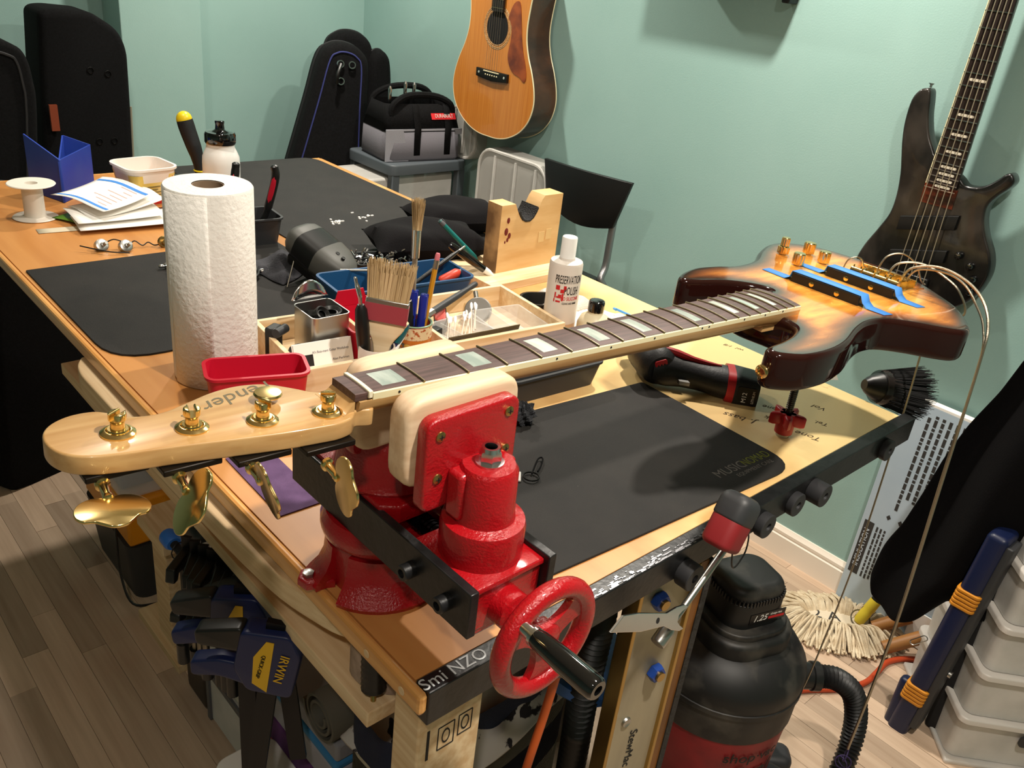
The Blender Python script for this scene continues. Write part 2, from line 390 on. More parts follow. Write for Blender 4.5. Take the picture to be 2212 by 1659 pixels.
# fingerboard
ms=[-.0155+.6215*k/24 for k in range(25)]; mt=[-1+2*k/10 for k in range(11)]
fb=MB(NF); Ls=[]
for s in ms: Ls.append([arc(s,q*(hw(s)-.0016),.0012) for q in mt]+[(s,tc(s)+q*(hw(s)-.0016),-.0055) for q in mt[::-1]])
board=fb.layers(Ls).build('fingerboard',ROSE,bass)
for sg in (-1,1):
    b=MB(NF); Ls=[]
    for s in [.0]+ms[1:]:
        w=hw(s); y0,y1=sg*(w-.0016),sg*w; h=arc(s,y1,.0010)[2]
        Ls.append([(s,tc(s)+y0,h),(s,tc(s)+y1,h-.0006),(s,tc(s)+y1,-.0062),(s,tc(s)+y0,-.0062)])
    bd=b.layers(Ls).build('binding',CREAM,bass)
    if sg==-1:
        for n in (1,3,5,7,9,12,15,17,19):
            sa,sb=.8636*(1-2**(-(n-1)/12)),.8636*(1-2**(-n/12)); mid=(sa+sb)/2
            for dd in ((-.006,.006) if n==12 else (0,)):
                s=mid+dd; MB(frame(NP(s,tc(s)-hw(s)-.0001,-.0034),E1,E3,-E2)).lathe([(.0011,-.0004),(.0011,.0003)],10).build('side_dot',INK,bd)
for n in range(1,21):
    s=.8636*(1-2**(-n/12)); w=hw(s)-.0004
    MB(NF).tube([arc(s,q*w,.0018) for q in mt],.00115,6).build('fret',NICKEL,board)
for n in (1,3,5,7,9,12,15,17,19):
    sa,sb=.8636*(1-2**(-(n-1)/12)),.8636*(1-2**(-n/12)); L=sb-sa; a,b_=sa+L*.26,sa+L*.74; w=hw(a)*.62
    m_=MB(NF); m_.layers([[arc(s,q*w,.00125) for q in mt]+[arc(s,q*w,.0005) for q in mt[::-1]] for s in (a,b_)]); m_.build('inlay_block',PEARL,board)
m_=MB(NF); m_.layers([[arc(s,q*.0192,.0030) for q in mt]+[(s,tc(s)+q*.0192,-.004) for q in mt[::-1]] for s in (-.0042,-.0005)]); m_.build('nut',mat('bone','E4DBC0',.35),bass,bevel=.0006)
# neck shaft
nk=MB(NF); Ls=[]
for k in range(31):
    s=-.012+.618*k/30; w=hw(max(s,0)); d=.0165+.006*max(0,min(1,s/.5))
    if s>.53: d=.0225+(s-.53)*.12
    ang=[PI*j/12 for j in range(13)]
    Ls.append([(s,tc(s)-w*math.cos(a),-.0058-d*math.sin(a)**.75) for a in ang])
nk.layers(Ls).build('neck',MAPLE,bass)
# headstock
HO=[(.002,-.0188),(-.0127,-.0178),(-.0175,-.0215),(-.0233,-.0268),(-.035,-.0296),(-.0483,-.0288),(-.0835,-.0239),(-.1461,-.0106),(-.1893,-.0023),(-.208,.0045),(-.2185,.0155),(-.2225,.030),(-.2205,.045),(-.212,.0565),(-.198,.0630),(-.1823,.0625),(-.1725,.0549),(-.1612,.0440),(-.1419,.0410),(-.120,.0485),(-.0999,.0560),(-.082,.0590),(-.066,.0575),(-.0517,.0515),(-.0368,.0365),(-.027,.0255),(-.012,.0195),(.002,.0185)]
ho=[(p.x,p.y) for p in spline([(a,b,0) for a,b in HO],5)]
hs=MB(NF).prism(ho,-.0285,-.0135,rt=.0016,rb=.0016).build('headstock',MAPLE,bass,smooth=50)
fs_=MB(NF); Ls=[]                                                # scoop between board and headstock
for k in range(9):
    a=k/8; s=-.0155-.012*a; h=-.0055-.0078*math.sin(a*PI/2); w=.0176+.004*a**2
    Ls.append([(s,-w-.001,h),(s,w-.001,h),(s,w-.001,-.02),(s,-w-.001,-.02)])
fs_.layers(Ls).build('headstock_scoop',MAPLE,bass)
DECAL=mat('decal_ink','5A5138',.5)
text('decal','Fender',.0225,NF@frame((-.080,.0435,-.0134),(-.972,-.235,0),(.235,-.972,0),(0,0,1)),DECAL,hs,depth=.0001,shear=.35)
text('decal','BASS',.0065,NF@frame((-.1255,.030,-.0134),(-.972,-.235,0),(.235,-.972,0),(0,0,1)),DECAL,hs,depth=.0001)
KROT=(-.12,1.05,1.85,1.62)
for i,(ps,ptt) in enumerate(((-.1784,.0245),(-.1325,.0098),(-.0841,-.0016),(-.0349,-.0107))):
    F=NF@Matrix.Translation((ps,ptt,-.0135))
    tm=MB(F).lathe([(.0118,0),(.0118,.0012),(.0100,.0024),(.0088,.0030),(.0080,.0030),(.0074,.0016),(.0074,.003),(.0068,.0040)],24,cap=(False,True)).build('tuner_bushing',GOLD,bass)
    F2=F@Matrix.Rotation(.6+i*.7,4,'Z'); p_=MB(F2)
    p_.lathe([(.0052,.002),(.0048,.006),(.0047,.009),(.0058,.0112)],20)
    for sg in (-1,1):                                           # slotted post head
        q=[(.0060*math.cos(a),.0060*math.sin(a)) for a in [sg*PI/2-1.25+2.5*k/8 for k in range(9)]]; p_.prism(q,.0112,.0165,rt=.0012)
    p_.build('tuner_post',GOLD,tm)
    MB(NF).box(ps-.030,ptt-.024,-.0335,ps+.012,ptt+.012,-.0287).build('tuner_plate',mat('dark_gear','1C1712',.4,.6),tm,bevel=.001)
    ks=ps-.019; kt=ptt-.0215-(.012 if i==3 else 0); kh=-.036
    k_=MB(NF); k_.lathe([(.0052,0),(.0052,.003),(.0034,.004),(.0031,.017),(.0036,.018),(.0036,.0215),(.002,.0225)],14,frame((ks,kt,kh),(1,0,0),(0,0,1),(-.14,-1,0)))
    k_.build('tuner_shaft',GOLD,tm)
    R=frame((ks-.0035,kt-.0225,kh),(1,0,0),(0,0,1),(-.10,-1,0))@Matrix.Rotation(KROT[i],4,'Z')
    lobe=[(0,-.001),(.008,-.0035),(.0165,-.001),(.0225,.006),(.0238,.0145),(.020,.021),(.014,.0225),(.0095,.0265),(.005,.0305),(0,.0315)]
    lobe=lobe+[(-a,b) for a,b in lobe[-2:0:-1]]
    oo=[(p.x,p.y) for p in spline([(a,b,0) for a,b in lobe],3)]
    MB(NF@R@frame((0,0,0),(1,0,0),(0,0,1),(0,-1,0))).prism(oo,-.0011,.0011,rt=.0005,rb=.0005).build('tuner_key',GOLD,tm)
MB(NF@Matrix.Translation((-.0665,.0249,-.0135))).lathe([(.003,0),(.003,.005),(.0105,.0055),(.0110,.0066),(.010,.0082),(.005,.0086)],20).build('string_retainer',GOLD,bass)
# body
BO=[(.568,-.030),(.566,-.048),(.556,-.062),(.530,-.073),(.499,-.079),(.472,-.0815),(.4590,-.0865),(.4555,-.0955),(.4620,-.1075),(.4877,-.1225),(.5334,-.1270),(.5818,-.1205),(.640,-.1025),(.6817,-.0945),(.7162,-.0985),(.745,-.122),(.768,-.150),(.788,-.167),(.8080,-.1680),(.8306,-.158),(.8832,-.124),(.9197,-.0870),(.9589,-.030),(.9752,.035),(.9730,.0972),(.9602,.1446),(.9238,.1784),(.8768,.1832),(.8195,.1634),(.7586,.1340),(.7042,.1276),(.6669,.1369),(.6286,.1412),(.5918,.1336),(.5660,.1200),(.5640,.108),(.5800,.098),(.6174,.085),(.6480,.062),(.659,.040),(.640,.0335),(.57,.031)]
bo=[(p.x,p.y) for p in spline([(a,b,0) for a,b in BO],6)]
if area2(bo)<0: bo=bo[::-1]
BT=-.0125; BB=-.0565
def bcol(d):
    st=[(0,(.022,.007,.005)),(.010,(.030,.009,.005)),(.019,(.20,.055,.012)),(.032,(.60,.21,.03)),(.050,(.90,.42,.075)),(.2,(.95,.47,.10))]
    for (a,ca),(b,cb) in zip(st,st[1:]):
        if d<=b: t=(d-a)/(b-a); return tuple(x+(y-x)*t for x,y in zip(ca,cb))
    return st[-1][1]
BURST=mat('sunburst_lacquer',(1,1,1),.13,attr='Col',col2=(.62,.5,.42),nscale=26,stretch=(.55,2.6,1),contrast=(.36,.66),coat=.6)
SIDE=mat('dark_burst_side',(.016,.004,.003),.08,spec=.4)
m_=MB(NF); seg=4; Ls=[]
for k in range(seg+1): a=PI/2*k/seg; Ls.append([(x,y,BB+.008*(1-math.cos(a))) for x,y in offset(bo,.008*(1-math.sin(a)))])
for k in range(seg+1): a=PI/2*k/seg; Ls.append([(x,y,BT-.007+.007*math.sin(a)) for x,y in offset(bo,.007*(1-math.cos(a)))])
body=m_.layers(Ls,True,False).build('body',SIDE,bass,smooth=60)
bm=bmesh.new(); rim=offset(bo,.007); f_=bm.faces.new([bm.verts.new((x,y,0)) for x,y in rim])
for ax,lo,hi in ((0,.45,.98),(1,-.175,.19)):
    v=lo
    while v<hi:
        no=Vector((1,0,0)) if ax==0 else Vector((0,1,0))
        bmesh.ops.bisect_plane(bm,geom=bm.verts[:]+bm.edges[:]+bm.faces[:],plane_co=no*v,plane_no=no); v+=.009
bm.verts.ensure_lookup_table(); bm.verts.index_update()
tv=[(v.co.x,v.co.y) for v in bm.verts]; tf=[tuple(v.index for v in f.verts) for f in bm.faces]; bm.free()
def dist(p):
    best=9
    for i in range(0,len(bo)):
        a=bo[i]; b=bo[(i+1)%len(bo)]; dx,dy=b[0]-a[0],b[1]-a[1]; L=dx*dx+dy*dy
        t=0 if L<1e-12 else max(0,min(1,((p[0]-a[0])*dx+(p[1]-a[1])*dy)/L)); q=(p[0]-a[0]-t*dx)**2+(p[1]-a[1]-t*dy)**2
        if q<best: best=q
    return math.sqrt(best)
cols=[bcol(dist(p)) for p in tv]
tp=MB(NF); tp.add([(x,y,BT) for x,y in tv],tf); tp.build('body_top',BURST,bass,smooth=0,cols=cols)
MB(NF).prism([(.545,-.029),(.604,-.033),(.604,.029),(.545,.026)],-.030,-.0062).build('neck_heel',MAPLE,bass,smooth=0)
# strap button on the upper horn
MB(NF@frame((.4562,-.0962,-.034),(0,1,0),(0,0,1),(-1,0,0))).lathe([(.0035,-.002),(.0035,.004),(.0068,.007),(.0078,.009),(.0078,.0105),(.006,.012),(.0035,.0122),(.0034,.0105)],20).build('strap_button',GOLD,bass)
# pickups
for i,s in enumerate((.7355,.8225)):
    sh=-.004 if i else 0
    pk=MB(NF); pk.box(s-.0095,-.052+sh,BT-.002,s+.0095,.050+sh,BT+.0135); pk=pk.build('pickup',BLACKP,bass,bevel=.0015)
    for t in (.018,-.020): MB(frame(NP(s-.0096,t+sh,BT+.006),E2,E3,-E1)).lathe([(.0036,0),(.0036,.0008),(.0022,.0014)],14).build('pickup_screw',GOLD,pk)
# control knobs: one stacked, three plain
for i,(s,t) in enumerate(((.8444,.1377),(.8137,.0926),(.8951,.1235),(.8721,.084))):
    F=NF@Matrix.Translation((s,t,BT)); kn=MB(F)
    def knurl(r,n=36): return [((r+(.00025 if k%2 else -.0002))*math.cos(2*PI*k/n),(r+(.00025 if k%2 else -.0002))*math.sin(2*PI*k/n)) for k in range(n)]
    if i==0: kn.prism(knurl(.0088),.002,.012).lathe([(.0072,.012),(.0068,.0135)],24).prism(knurl(.0062),.0135,.025).lathe([(.0062,.025),(.0056,.0262)],24)
    else: kn.prism(knurl(.0088),.002,.017).lathe([(.0086,.017),(.0078,.0185)],24)
    kn.lathe([(.0055,0),(.0055,.003)],16); kn.build('control_knob',GOLD,bass)
# bridge
br=MB(NF); br.box(.838,-.0465,BT,.905,.0395,BT+.0022).box(.9025,-.0465,BT,.905,.0395,BT+.013); br=br.build('bridge',GOLD,bass,bevel=.0006)
for k in range(4):
    t=-.0035-.0285+k*.019
    sd=MB(NF); sd.cyl((.862,t-.008,BT+.0088),(.862,t+.008,BT+.0088),.0052,14); sd.tube([(.862,t,BT+.0088),(.904,t,BT+.0088)],.0013,6)
    for q in (-.0055,.0055): sd.tube([(.862,t+q,BT+.002),(.862,t+q,BT+.017)],.0012,6)
    sd.build('saddle',GOLD,br)
# slack strings
STRING=mat('wound_string','A89F8E',.35,1,bump=.2,bscale=900)
def sstr(name,pts,r,n=8): return MB().tube(spline(pts,n,False),r,6).build(name,STRING,bass)
sstr('string',[NP(.900,.030,BT+.009),NP(.889,.029,BT+.012),NP(.880,.030,BT+.022),NP(.870,.034,BT+.026),NP(.862,.042,BT+.020),NP(.862,.046,BT+.004)],.0011)
sstr('string',[NP(.900,.008,BT+.009),NP(.888,.007,BT+.012),NP(.889,.0,BT+.036),NP(.905,-.015,BT+.043),NP(.925,-.03,BT+.030),NP(.935,-.040,BT+.008),NP(.94,-.046,BT+.003)],.0013)
sstr('string',[NP(.900,-.011,BT+.009),NP(.885,-.012,BT+.015),NP(.888,-.020,BT+.032),NP(.905,-.045,BT+.038),NP(.918,-.075,BT+.028),NP(.925,-.1,BT+.012),NP(.938,-.112,BT-.02),(.945,.0,1.06),(.968,.004,.9),(.975,.0,.6),(.965,.005,.34),(.955,.01,.27)],.0016)
sstr('string',[NP(.900,-.032,BT+.009),NP(.885,-.033,BT+.016),NP(.88,-.044,BT+.034),NP(.884,-.075,BT+.045),NP(.878,-.115,BT+.042),NP(.866,-.150,BT+.027),NP(.856,-.172,BT-.002),NP(.852,-.18,BT-.05),(.846,-.118,.9),(.858,-.130,.6),(.860,-.131,.33)],.0020)
sstr('string',[NP(.898,-.036,BT+.010),NP(.885,-.04,BT+.018),NP(.884,-.052,BT+.034),NP(.888,-.085,BT+.040),NP(.885,-.115,BT+.034),NP(.878,-.140,BT+.016),NP(.868,-.164,BT-.01),NP(.862,-.178,BT-.06),(.853,-.114,.9),(.864,-.127,.6),(.863,-.129,.33)],.0016)
WRAP=mat('purple_silk_wrap','2E1F4A',.7)
for k,(c,r,rx) in enumerate((((.861,-.131,.315),.012,.3),((.858,-.131,.30),.010,-.5),((.862,-.131,.297),.013,.9))):
    MB(fr(c,.4+k,PI/2+rx*.4,rx)).torus(r,.0011,20,6).build('string_loop',WRAP,bass)
# ---------------------------------------------------------------- strips of blue tape over the pickups
TAPE=mat('blue_painters_tape','3F86D6',.65,bump=.08,bscale=200)
def tape(s0,sh,label,w=.0105):
    pr=[(.098+sh,BT+.0006),(.060+sh,BT+.0008),(.053+sh,BT+.0050),(.0505+sh,BT+.0142),(.03+sh,BT+.0144),(0,BT+.0144),(-.03+sh,BT+.0144),(-.0525+sh,BT+.0142),(-.057+sh,BT+.006),(-.064+sh,BT+.0010),(-.088+sh,BT+.0006)]
    m_=MB(NF); m_.layers([[(s0-w+(.003 if k in(0,10) else 0),t,h) for k,(t,h) in enumerate(pr)],[(s0+w-(.002 if k==10 else 0),t+(-.004 if k==10 else 0),h) for k,(t,h) in enumerate(pr)]],False,False,closed=False)
    return solo(m_,'masking_tape',TAPE,label,'tape','tape strips on the bass body',solid=.0004)
tape(.7365,0,'blue masking tape strip over the pickup next to the fingerboard end')
tape(.8235,-.004,'blue masking tape strip over the pickup next to the gold bridge')
# ---------------------------------------------------------------- vise
vz=thing('bench_vise','red cast iron bench vise with wooden jaws and handwheel','vise',(.058,.12,HB))
Vc=.058
BS=Matrix.Translation((Vc+.002,.148,HB))
b_=MB(BS); b_.lathe([(.050,0),(.050,.030),(.051,.050),(.058,.057),(.060,.064),(.060,.072),(.055,.080)],40)
for a0,a1 in ((-158,-62),(150,178),(20,60)):
    pr=[(.046,0),(.072,0),(.0735,.005),(.069,.011),(.061,.020),(.056,.032),(.0545,.048),(.046,.048)]
    n=14; b_.layers([[(r*math.cos(t),r*math.sin(t),z) for r,z in pr] for t in [math.radians(a0+(a1-a0)*k/n) for k in range(n+1)]])
base=b_.build('base',REDENAMEL,vz)
for a in (2.86,.7):                                       # bolt-down ears
    e=MB(Matrix.Translation((Vc+.002,.148,HB))@Matrix.Rotation(a,4,'Z')); e.prism([(.05,-.016),(.078,-.012),(.084,0),(.078,.012),(.05,.016)],0,.009,rt=.003).build('mounting_ear',REDENAMEL,base)
    MB(Matrix.Translation((Vc+.002,.148,HB))@Matrix.Rotation(a,4,'Z')@Matrix.Translation((.073,0,.009))).lathe([(.006,0),(.006,.004),(.003,.005)],6).build('bolt',STEEL,base)
MB().box(.0205,-.040,.966,.0955,.205,.984).build('slide_bed',REDENAMEL,vz,bevel=.004)
for x0,x1 in ((.0095,.0185),(.0975,.1065)):
    bp=MB().box(x0,-.050,.980,x1,.235,1.0265).build('side_bar',BARM,vz,bevel=.001)
    for y in (.028,-.022):
        xx=x0 if x0<.05 else x1; d=-1 if x0<.05 else 1
        MB(frame((xx,y,1.002),(0,1,0),(0,0,1),(d,0,0))).lathe([(.0075,0),(.0075,.011),(.0068,.0118),(.0042,.0118),(.0040,.007)],20).build('cap_screw',BARM,bp)
# lead screw
ls=MB(); ls.cyl((Vc,-.03,1.002),(Vc,.16,1.002),.0085,14)
for k in range(30): ls.torus(.0088,.0012,14,5,frame((Vc,-.02+k*.005,1.002),(1,0,0),(0,0,1),(0,-1,0)))
ls.build('lead_screw',mat('oiled_screw','17161A',.25,.7),vz)
# moving (front) jaw
nose=MB().box(.018,-.041,.972,.099,.0405,1.0195); nose.prism([(.014,-.044),(.103,-.044),(.103,.0425),(.014,.0425)],1.014,1.0215,rt=.002)
nose=nose.build('front_block',REDENAMEL,vz,bevel=.003)
Fc=Matrix.Translation((.061,.0,0))
MB(Fc).lathe([(.0372,1.020),(.0376,1.050),(.0362,1.055),(.031,1.0565),(.0275,1.058),(.0262,1.066),(.0255,1.104),(.0225,1.1085),(.0001,1.1095)],40).build('front_post',REDENAMEL,vz)
MB(Fc).lathe([(.0125,1.109),(.0125,1.1108),(.0095,1.1112)],28).lathe([(.0098,1.111),(.0098,1.1195),(.0086,1.1205)],6).lathe([(.0082,1.1205),(.0078,1.1245),(.0055,1.1245),(.005,1.12)],24).build('lock_nut',CHROME,vz)
PADM=mat('maple_jaw','C9A988',.5,col2='DEC4A4',nscale=9,stretch=(1,12,9),bump=.04)
def jaw(yi,d,name):
    """vertical plate and wooden pad; d=+1 faces +y"""
    o=poly_round([(.005,1.066),(.1055,1.072),(.1055,1.154),(.006,1.154)],[.012,.02,.013,.013])
    pl=MB(frame((0,yi,0),(1,0,0),(0,0,1),(0,-1,0))).prism(o,0,.0125,rt=.003,rb=.001).build('jaw_plate',REDENAMEL,vz)
    for (x,z) in ((.0195,1.138),(.0925,1.141),(.0195,1.098),(.0925,1.104)):
        sy=yi-.0125 if d>0 else yi
        sk=MB(frame((x,sy,z),(1,0,0),(0,0,1),(0,-d,0))); sk.lathe([(.0048,0),(.0046,.0010),(.0028,.0019),(.0001,.0021)],18)
        sk=sk.build('screw',BRASS,pl)
        MB(frame((x,sy-.0021*d,z),(1,0,0),(0,0,1),(0,-d,0))).box(-.0024,-.0005,-.0006,.0024,.0005,.0002).box(-.0005,-.0024,-.0006,.0005,.0024,.0002).build('screw_slot',INK,sk,smooth=0)
    o=poly_round([(-.006,1.084),(.1165,1.086),(.1165,1.1655),(-.006,1.168)],[.022,.022,.022,.022])
    y0,y1=(yi,yi+.024) if d>0 else (yi-.0125-.024,yi-.0125)
    return MB(frame((0,y1,0),(1,0,0),(0,0,1),(0,-1,0))).prism(o,0,y1-y0,rt=.006,rb=.004,seg=4).build(name,PADM,vz)
jaw(.0285,1,'wooden_jaw'); jaw(.1335,-1,'wooden_jaw')
MB().box(.030,-.002,1.060,.092,.018,1.105).build('jaw_web',REDENAMEL,vz,bevel=.004)
# fixed (rear) jaw
Fr=Matrix.Translation((.060,.138,0))
MB(Fr).lathe([(.054,1.030),(.056,1.034),(.053,1.040),(.050,1.060),(.046,1.078),(.040,1.090),(.038,1.128),(.034,1.134)],40).build('rear_post',REDENAMEL,vz)
MB().prism([(.014,.088),(.030,.076),(.090,.076),(.106,.088),(.106,.215),(.014,.215)],1.012,1.031,rt=.003,rb=.002).build('rear_plate',REDENAMEL,vz,smooth=30)
MB().box(.022,.095,.980,.096,.205,1.014).build('rear_block',REDENAMEL,vz,bevel=.002)
# handwheel
Hc=(.0565,-.092,.990)
WF=frame(Hc,(1,0,0),(0,0,1),(0,-1,0))
sp=MB(WF); sp.cyl((0,0,-.052),(0,0,.006),.0105,20); sp.lathe([(.018,-.051),(.018,-.035),(.015,-.033)],24).build('spindle_hub',REDENAMEL,vz)
wh=MB(WF).torus(.0480,.0088,48,14)
for a in (.5,.5+PI*.67,.5+PI*1.33):
    Ls=[]
    for k in range(7):
        r=.008+.034*k/6; hwid=.011-.0035*math.sin(PI*k/6)+ .004*(k/6)**2
        Ls.append([(r*math.cos(a)-q*hwid*math.sin(a),r*math.sin(a)+q*hwid*math.cos(a),z) for q,z in ((-1,-.004),(1,-.004),(1,.003),(-1,.003))])
    wh.layers(Ls)
wh.lathe([(.014,-.010),(.0145,.004),(.012,.006),(.0001,.0065)],24); wh=wh.build('handwheel',REDENAMEL,vz)
hp=(-.0335,.0335,.0)
MB(WF@Matrix.Translation(hp)).lathe([(.0062,.006),(.0062,.016),(.0080,.017),(.0080,.020)],20).build('handle_ferrule',CHROME,wh)
MB(WF@Matrix.Translation(hp)).lathe([(.0078,.020),(.0088,.026),(.0098,.05),(.0100,.075),(.0094,.0835),(.0078,.0855),(.0042,.0855),(.0038,.078)],24).build('crank_handle',mat('gloss_black','0A0A0B',.07,coat=1),wh)
# ---------------------------------------------------------------- adjustable support under the body
su=thing('body_support','threaded rod body support with red star knob standing on the bench','support',(.711,.069,HB))
S0=Matrix.Translation((.711,.069,0))
MB(S0).lathe([(.010,HB),(.010,HB+.004),(.0055,HB+.006)],20).build('foot',STEEL,su)
rd=MB(S0).lathe([(.0052,HB+.004),(.0052,1.0465)],16)
for k in range(32): rd.torus(.0052,.0007,12,4,Matrix.Translation((0,0,HB+.046+k*.003)))
rd.build('threaded_rod',mat('zinc_thread','55524D',.3,1),su)
st=[]
for k in range(30):
    a=2*PI*k/30; st.append(((.0185+.0085*math.cos(5*a))*math.cos(a),(.0185+.0085*math.cos(5*a))*math.sin(a)))
MB(S0@Matrix.Translation((0,0,HB+.012))).prism(st,.008,.026,rt=.003,rb=.003).lathe([(.013,-.006),(.0135,.010),(.012,.026)],20).build('star_knob',mat('red_knob','A5131C',.4),su)
MB(frame((.711,.069,1.0465),(math.cos(.28),-math.sin(.28),0),(math.sin(.28),math.cos(.28),0),(0,0,1))).box(-.02,-.015,0,.10,.015,.012).build('support_arm',BLACKM,su,bevel=.002)
# ---------------------------------------------------------------- mats on the bench
ZM=HB+.0032
def slab(name,pts,r,m,label,cat,z0=HB+.0002,z1=ZM,group=None):
    return solo(MB().prism(poly_round(pts,r),z0,z1,rt=.001),name,m,label,cat,group)
mt_=slab('bench_mat',[(.655,.291),(.170,.340),(.150,.036),(.648,.006)],[.006,.03,.03,.045],RUBBER,'ribbed black rubber mat with printed logo beside the vise','mat',group='black bench mats')
text('logo','MUSIC',.0215,frame((.556,.052,ZM+.0001),(1,-.04,0),(.04,1,0),(0,0,1)),mat('mat_print_grey','5E5A56',.8),mt_,depth=.0001)
text('logo','NOMAD',.0215,frame((.612,.0497,ZM+.0001),(1,-.04,0),(.04,1,0),(0,0,1)),mat('mat_print_green','5E6414',.8),mt_,depth=.0001,sx=.7)
text('logo','EQUIPMENT CARE',.0095,frame((.590,.035,ZM+.0001),(1,-.04,0),(.04,1,0),(0,0,1)),MATS['mat_print_grey'],mt_,depth=.0001)
slab('bench_mat',[(.006,1.150),(.470,1.150),(.470,.735),(.004,.735)],[.004,.02,.02,.075],RUBBER,'smooth black rubber mat behind the paper towel roll','mat',group='black bench mats')
slab('bench_mat',[(.500,.860),(.924,.860),(.918,1.748),(.500,1.752)],[.02,.02,.05,.02],RUBBER,'large dusty black rubber mat at the far end of the bench','mat',group='black bench mats')
SANDP=mat('purple_sandpaper','5B4168',.85,col2='6C5079',nscale=40,bump=.5,bscale=1500)
solo(MB(fr((.048,.345,HB+.0012),-.02)).box(-.027,-.065,-.0006,.027,.075,.0006),'sandpaper_strip',SANDP,'purple sandpaper strip beside the vise under the headstock','sandpaper','purple sandpaper strips',smooth=0)
solo(MB(fr((.150,.028,HB+.0008),-.02)).box(-.045,-.016,-.0006,.045,.016,.0006),'sandpaper_strip',SANDP,'purple sandpaper strip half hidden behind the handwheel','sandpaper','purple sandpaper strips',smooth=0)
# pencilled notes on the bare wood
notes=((.700,.135,'J. bass',.020,-1.15),(.745,.105,'Jack',.016,-1.1),(.775,.125,'Tone',.015,-1.1),(.745,.045,'Tone',.018,-1.25),(.845,.085,'Vol',.016,-1.3),(.80,.055,'Tel.',.014,-1.2),(.905,.19,'1/2',.012,-1.3),(.92,.30,'vol  1/8',.012,-1.3))
for x,y,s_,sz,a in notes: text('pencil_note',s_,sz,fr((x,y,HB+.0002),a+PI),mat('pencil','4A3A2A',.9),bench,depth=.00005,shear=.3)
# ---------------------------------------------------------------- paper towel roll
tr=thing('paper_towel_roll','white paper towel roll standing upright on the bench','paper towel',(.115,.64,HB))
TOWEL=mat('paper_towel','EFEBE4',.9,bump=.5,bscale=140)
RT=fr((.115,.64,HB))
MB(RT).lathe([(.0205,.001),(.056,.001),(.0575,.004),(.0578,.14),(.0572,.272),(.0555,.2745),(.0205,.2745)],64,cap=(False,False)).build('paper',TOWEL,tr)
MB(RT).lathe([(.0203,0),(.0203,.2735),(.0190,.2735),(.0190,0)],40,cap=(False,False)).build('cardboard_tube',mat('cardboard','8C7660',.9),tr)
sh_=[]
for k in range(14): a=3.15+k*.085; sh_.append((.0586*math.cos(a),.0586*math.sin(a)))
MB(RT).layers([[(x,y,z) for x,y in sh_] for z in (.002,.272)],False,False,closed=False).build('loose_sheet',TOWEL,tr,solid=.0006)
# ---------------------------------------------------------------- bins
def bin_(name,c,w,d,h,rz,m,label,flare=.006,r=.014,th=.0018,lip=.003,z=HB,group=None):
    M_=fr((c[0],c[1],z),rz); return solo(MB(M_).shell(rrect(w-2*flare,d-2*flare,r),rrect(w,d,r),0,h,th,lip=lip),name,m,label,'bin',group,smooth=50)
bin_('plastic_bin',(.112,.512),.128,.062,.066,-.345,REDPLAST,'red plastic bin in front of the paper towel roll',group='small plastic bins')
rb2=thing('plastic_bin','red plastic bin with a notched wall standing in the wooden organizer','bin',M=fr((.345,.605,HB+.006),-.11),group='small plastic bins')
MB(WM[rb2.name]).shell(rrect(.085,.10,.01),rrect(.095,.11,.01),0,.052,.0018,lip=.002).build('tub',REDPLAST,rb2,smooth=50)
MB(WM[rb2.name]).prism([(-.046,0),(-.046,.012),(-.028,.012),(-.024,.026),(.020,.026),(.024,.012),(.046,.012),(.046,0)],0,.002,frame((0,.054,.050),(1,0,0),(0,0,1),(0,-1,0))).build('back_wall',REDPLAST,rb2,smooth=0)
bb2=thing('stacking_bin','blue plastic stacking bin holding tools behind the organizer','bin',M=fr((.497,.740,HB),-.11),group='small plastic bins')
BLUEB=mat('blue_bin','12456F',.45)
MB(WM[bb2.name]).shell(rrect(.240,.085,.010),rrect(.262,.103,.012),0,.055,.002,lip=.003).build('tub',BLUEB,bb2,smooth=50)
bin_('shallow_tray',(.505,.355),.180,.052,.042,-.08,DGREYP,'dark grey plastic tray under the bass neck',flare=.007,group='small plastic bins')
gt=thing('plastic_tray','small dark grey tray holding pliers beside the paper towel roll','tray',M=fr((.425,1.150,HB),-.1),group='small plastic bins')
MB(WM[gt.name]).shell(rrect(.095,.07,.012),rrect(.110,.085,.014),0,.058,.002,lip=.003).build('tub',DGREYP,gt,smooth=50)
# pliers standing in the tray
pl=thing('pliers','pliers with red and black grips standing in the grey tray','pliers',(.43,1.15,HB+.003))
for sg in (-1,1):
    b0=Vector((.430,1.150,HB+.03)); pts=[b0+Vector((sg*.004,0,-.015)),b0+Vector((sg*.022,-sg*.010,.02)),b0+Vector((sg*.034,-sg*.015,.06)),b0+Vector((sg*.033+.01,-sg*.02,.105)),b0+Vector((sg*.030+.01,-sg*.02,.128))]
    g=MB().tube(spline(pts,5,False),[.004]*4+[.0065]*4+[.0085]*9+[.0078]*3+[.004]*1,10).build('grip',BLACKP,pl)
    pp=spline(pts,5,False)[8:17]; ex=Vector((-.633,-.633,.2)).normalized()*.0042
    MB().tube([p+ex for p in pp],[.001,.004,.0055,.006,.006,.006,.0055,.004,.001],8).build('red_inlay',REDPLAST,g)
MB().box(.424,1.145,HB+.004,.436,1.155,HB+.03).build('jaw',STEEL,pl,bevel=.002)
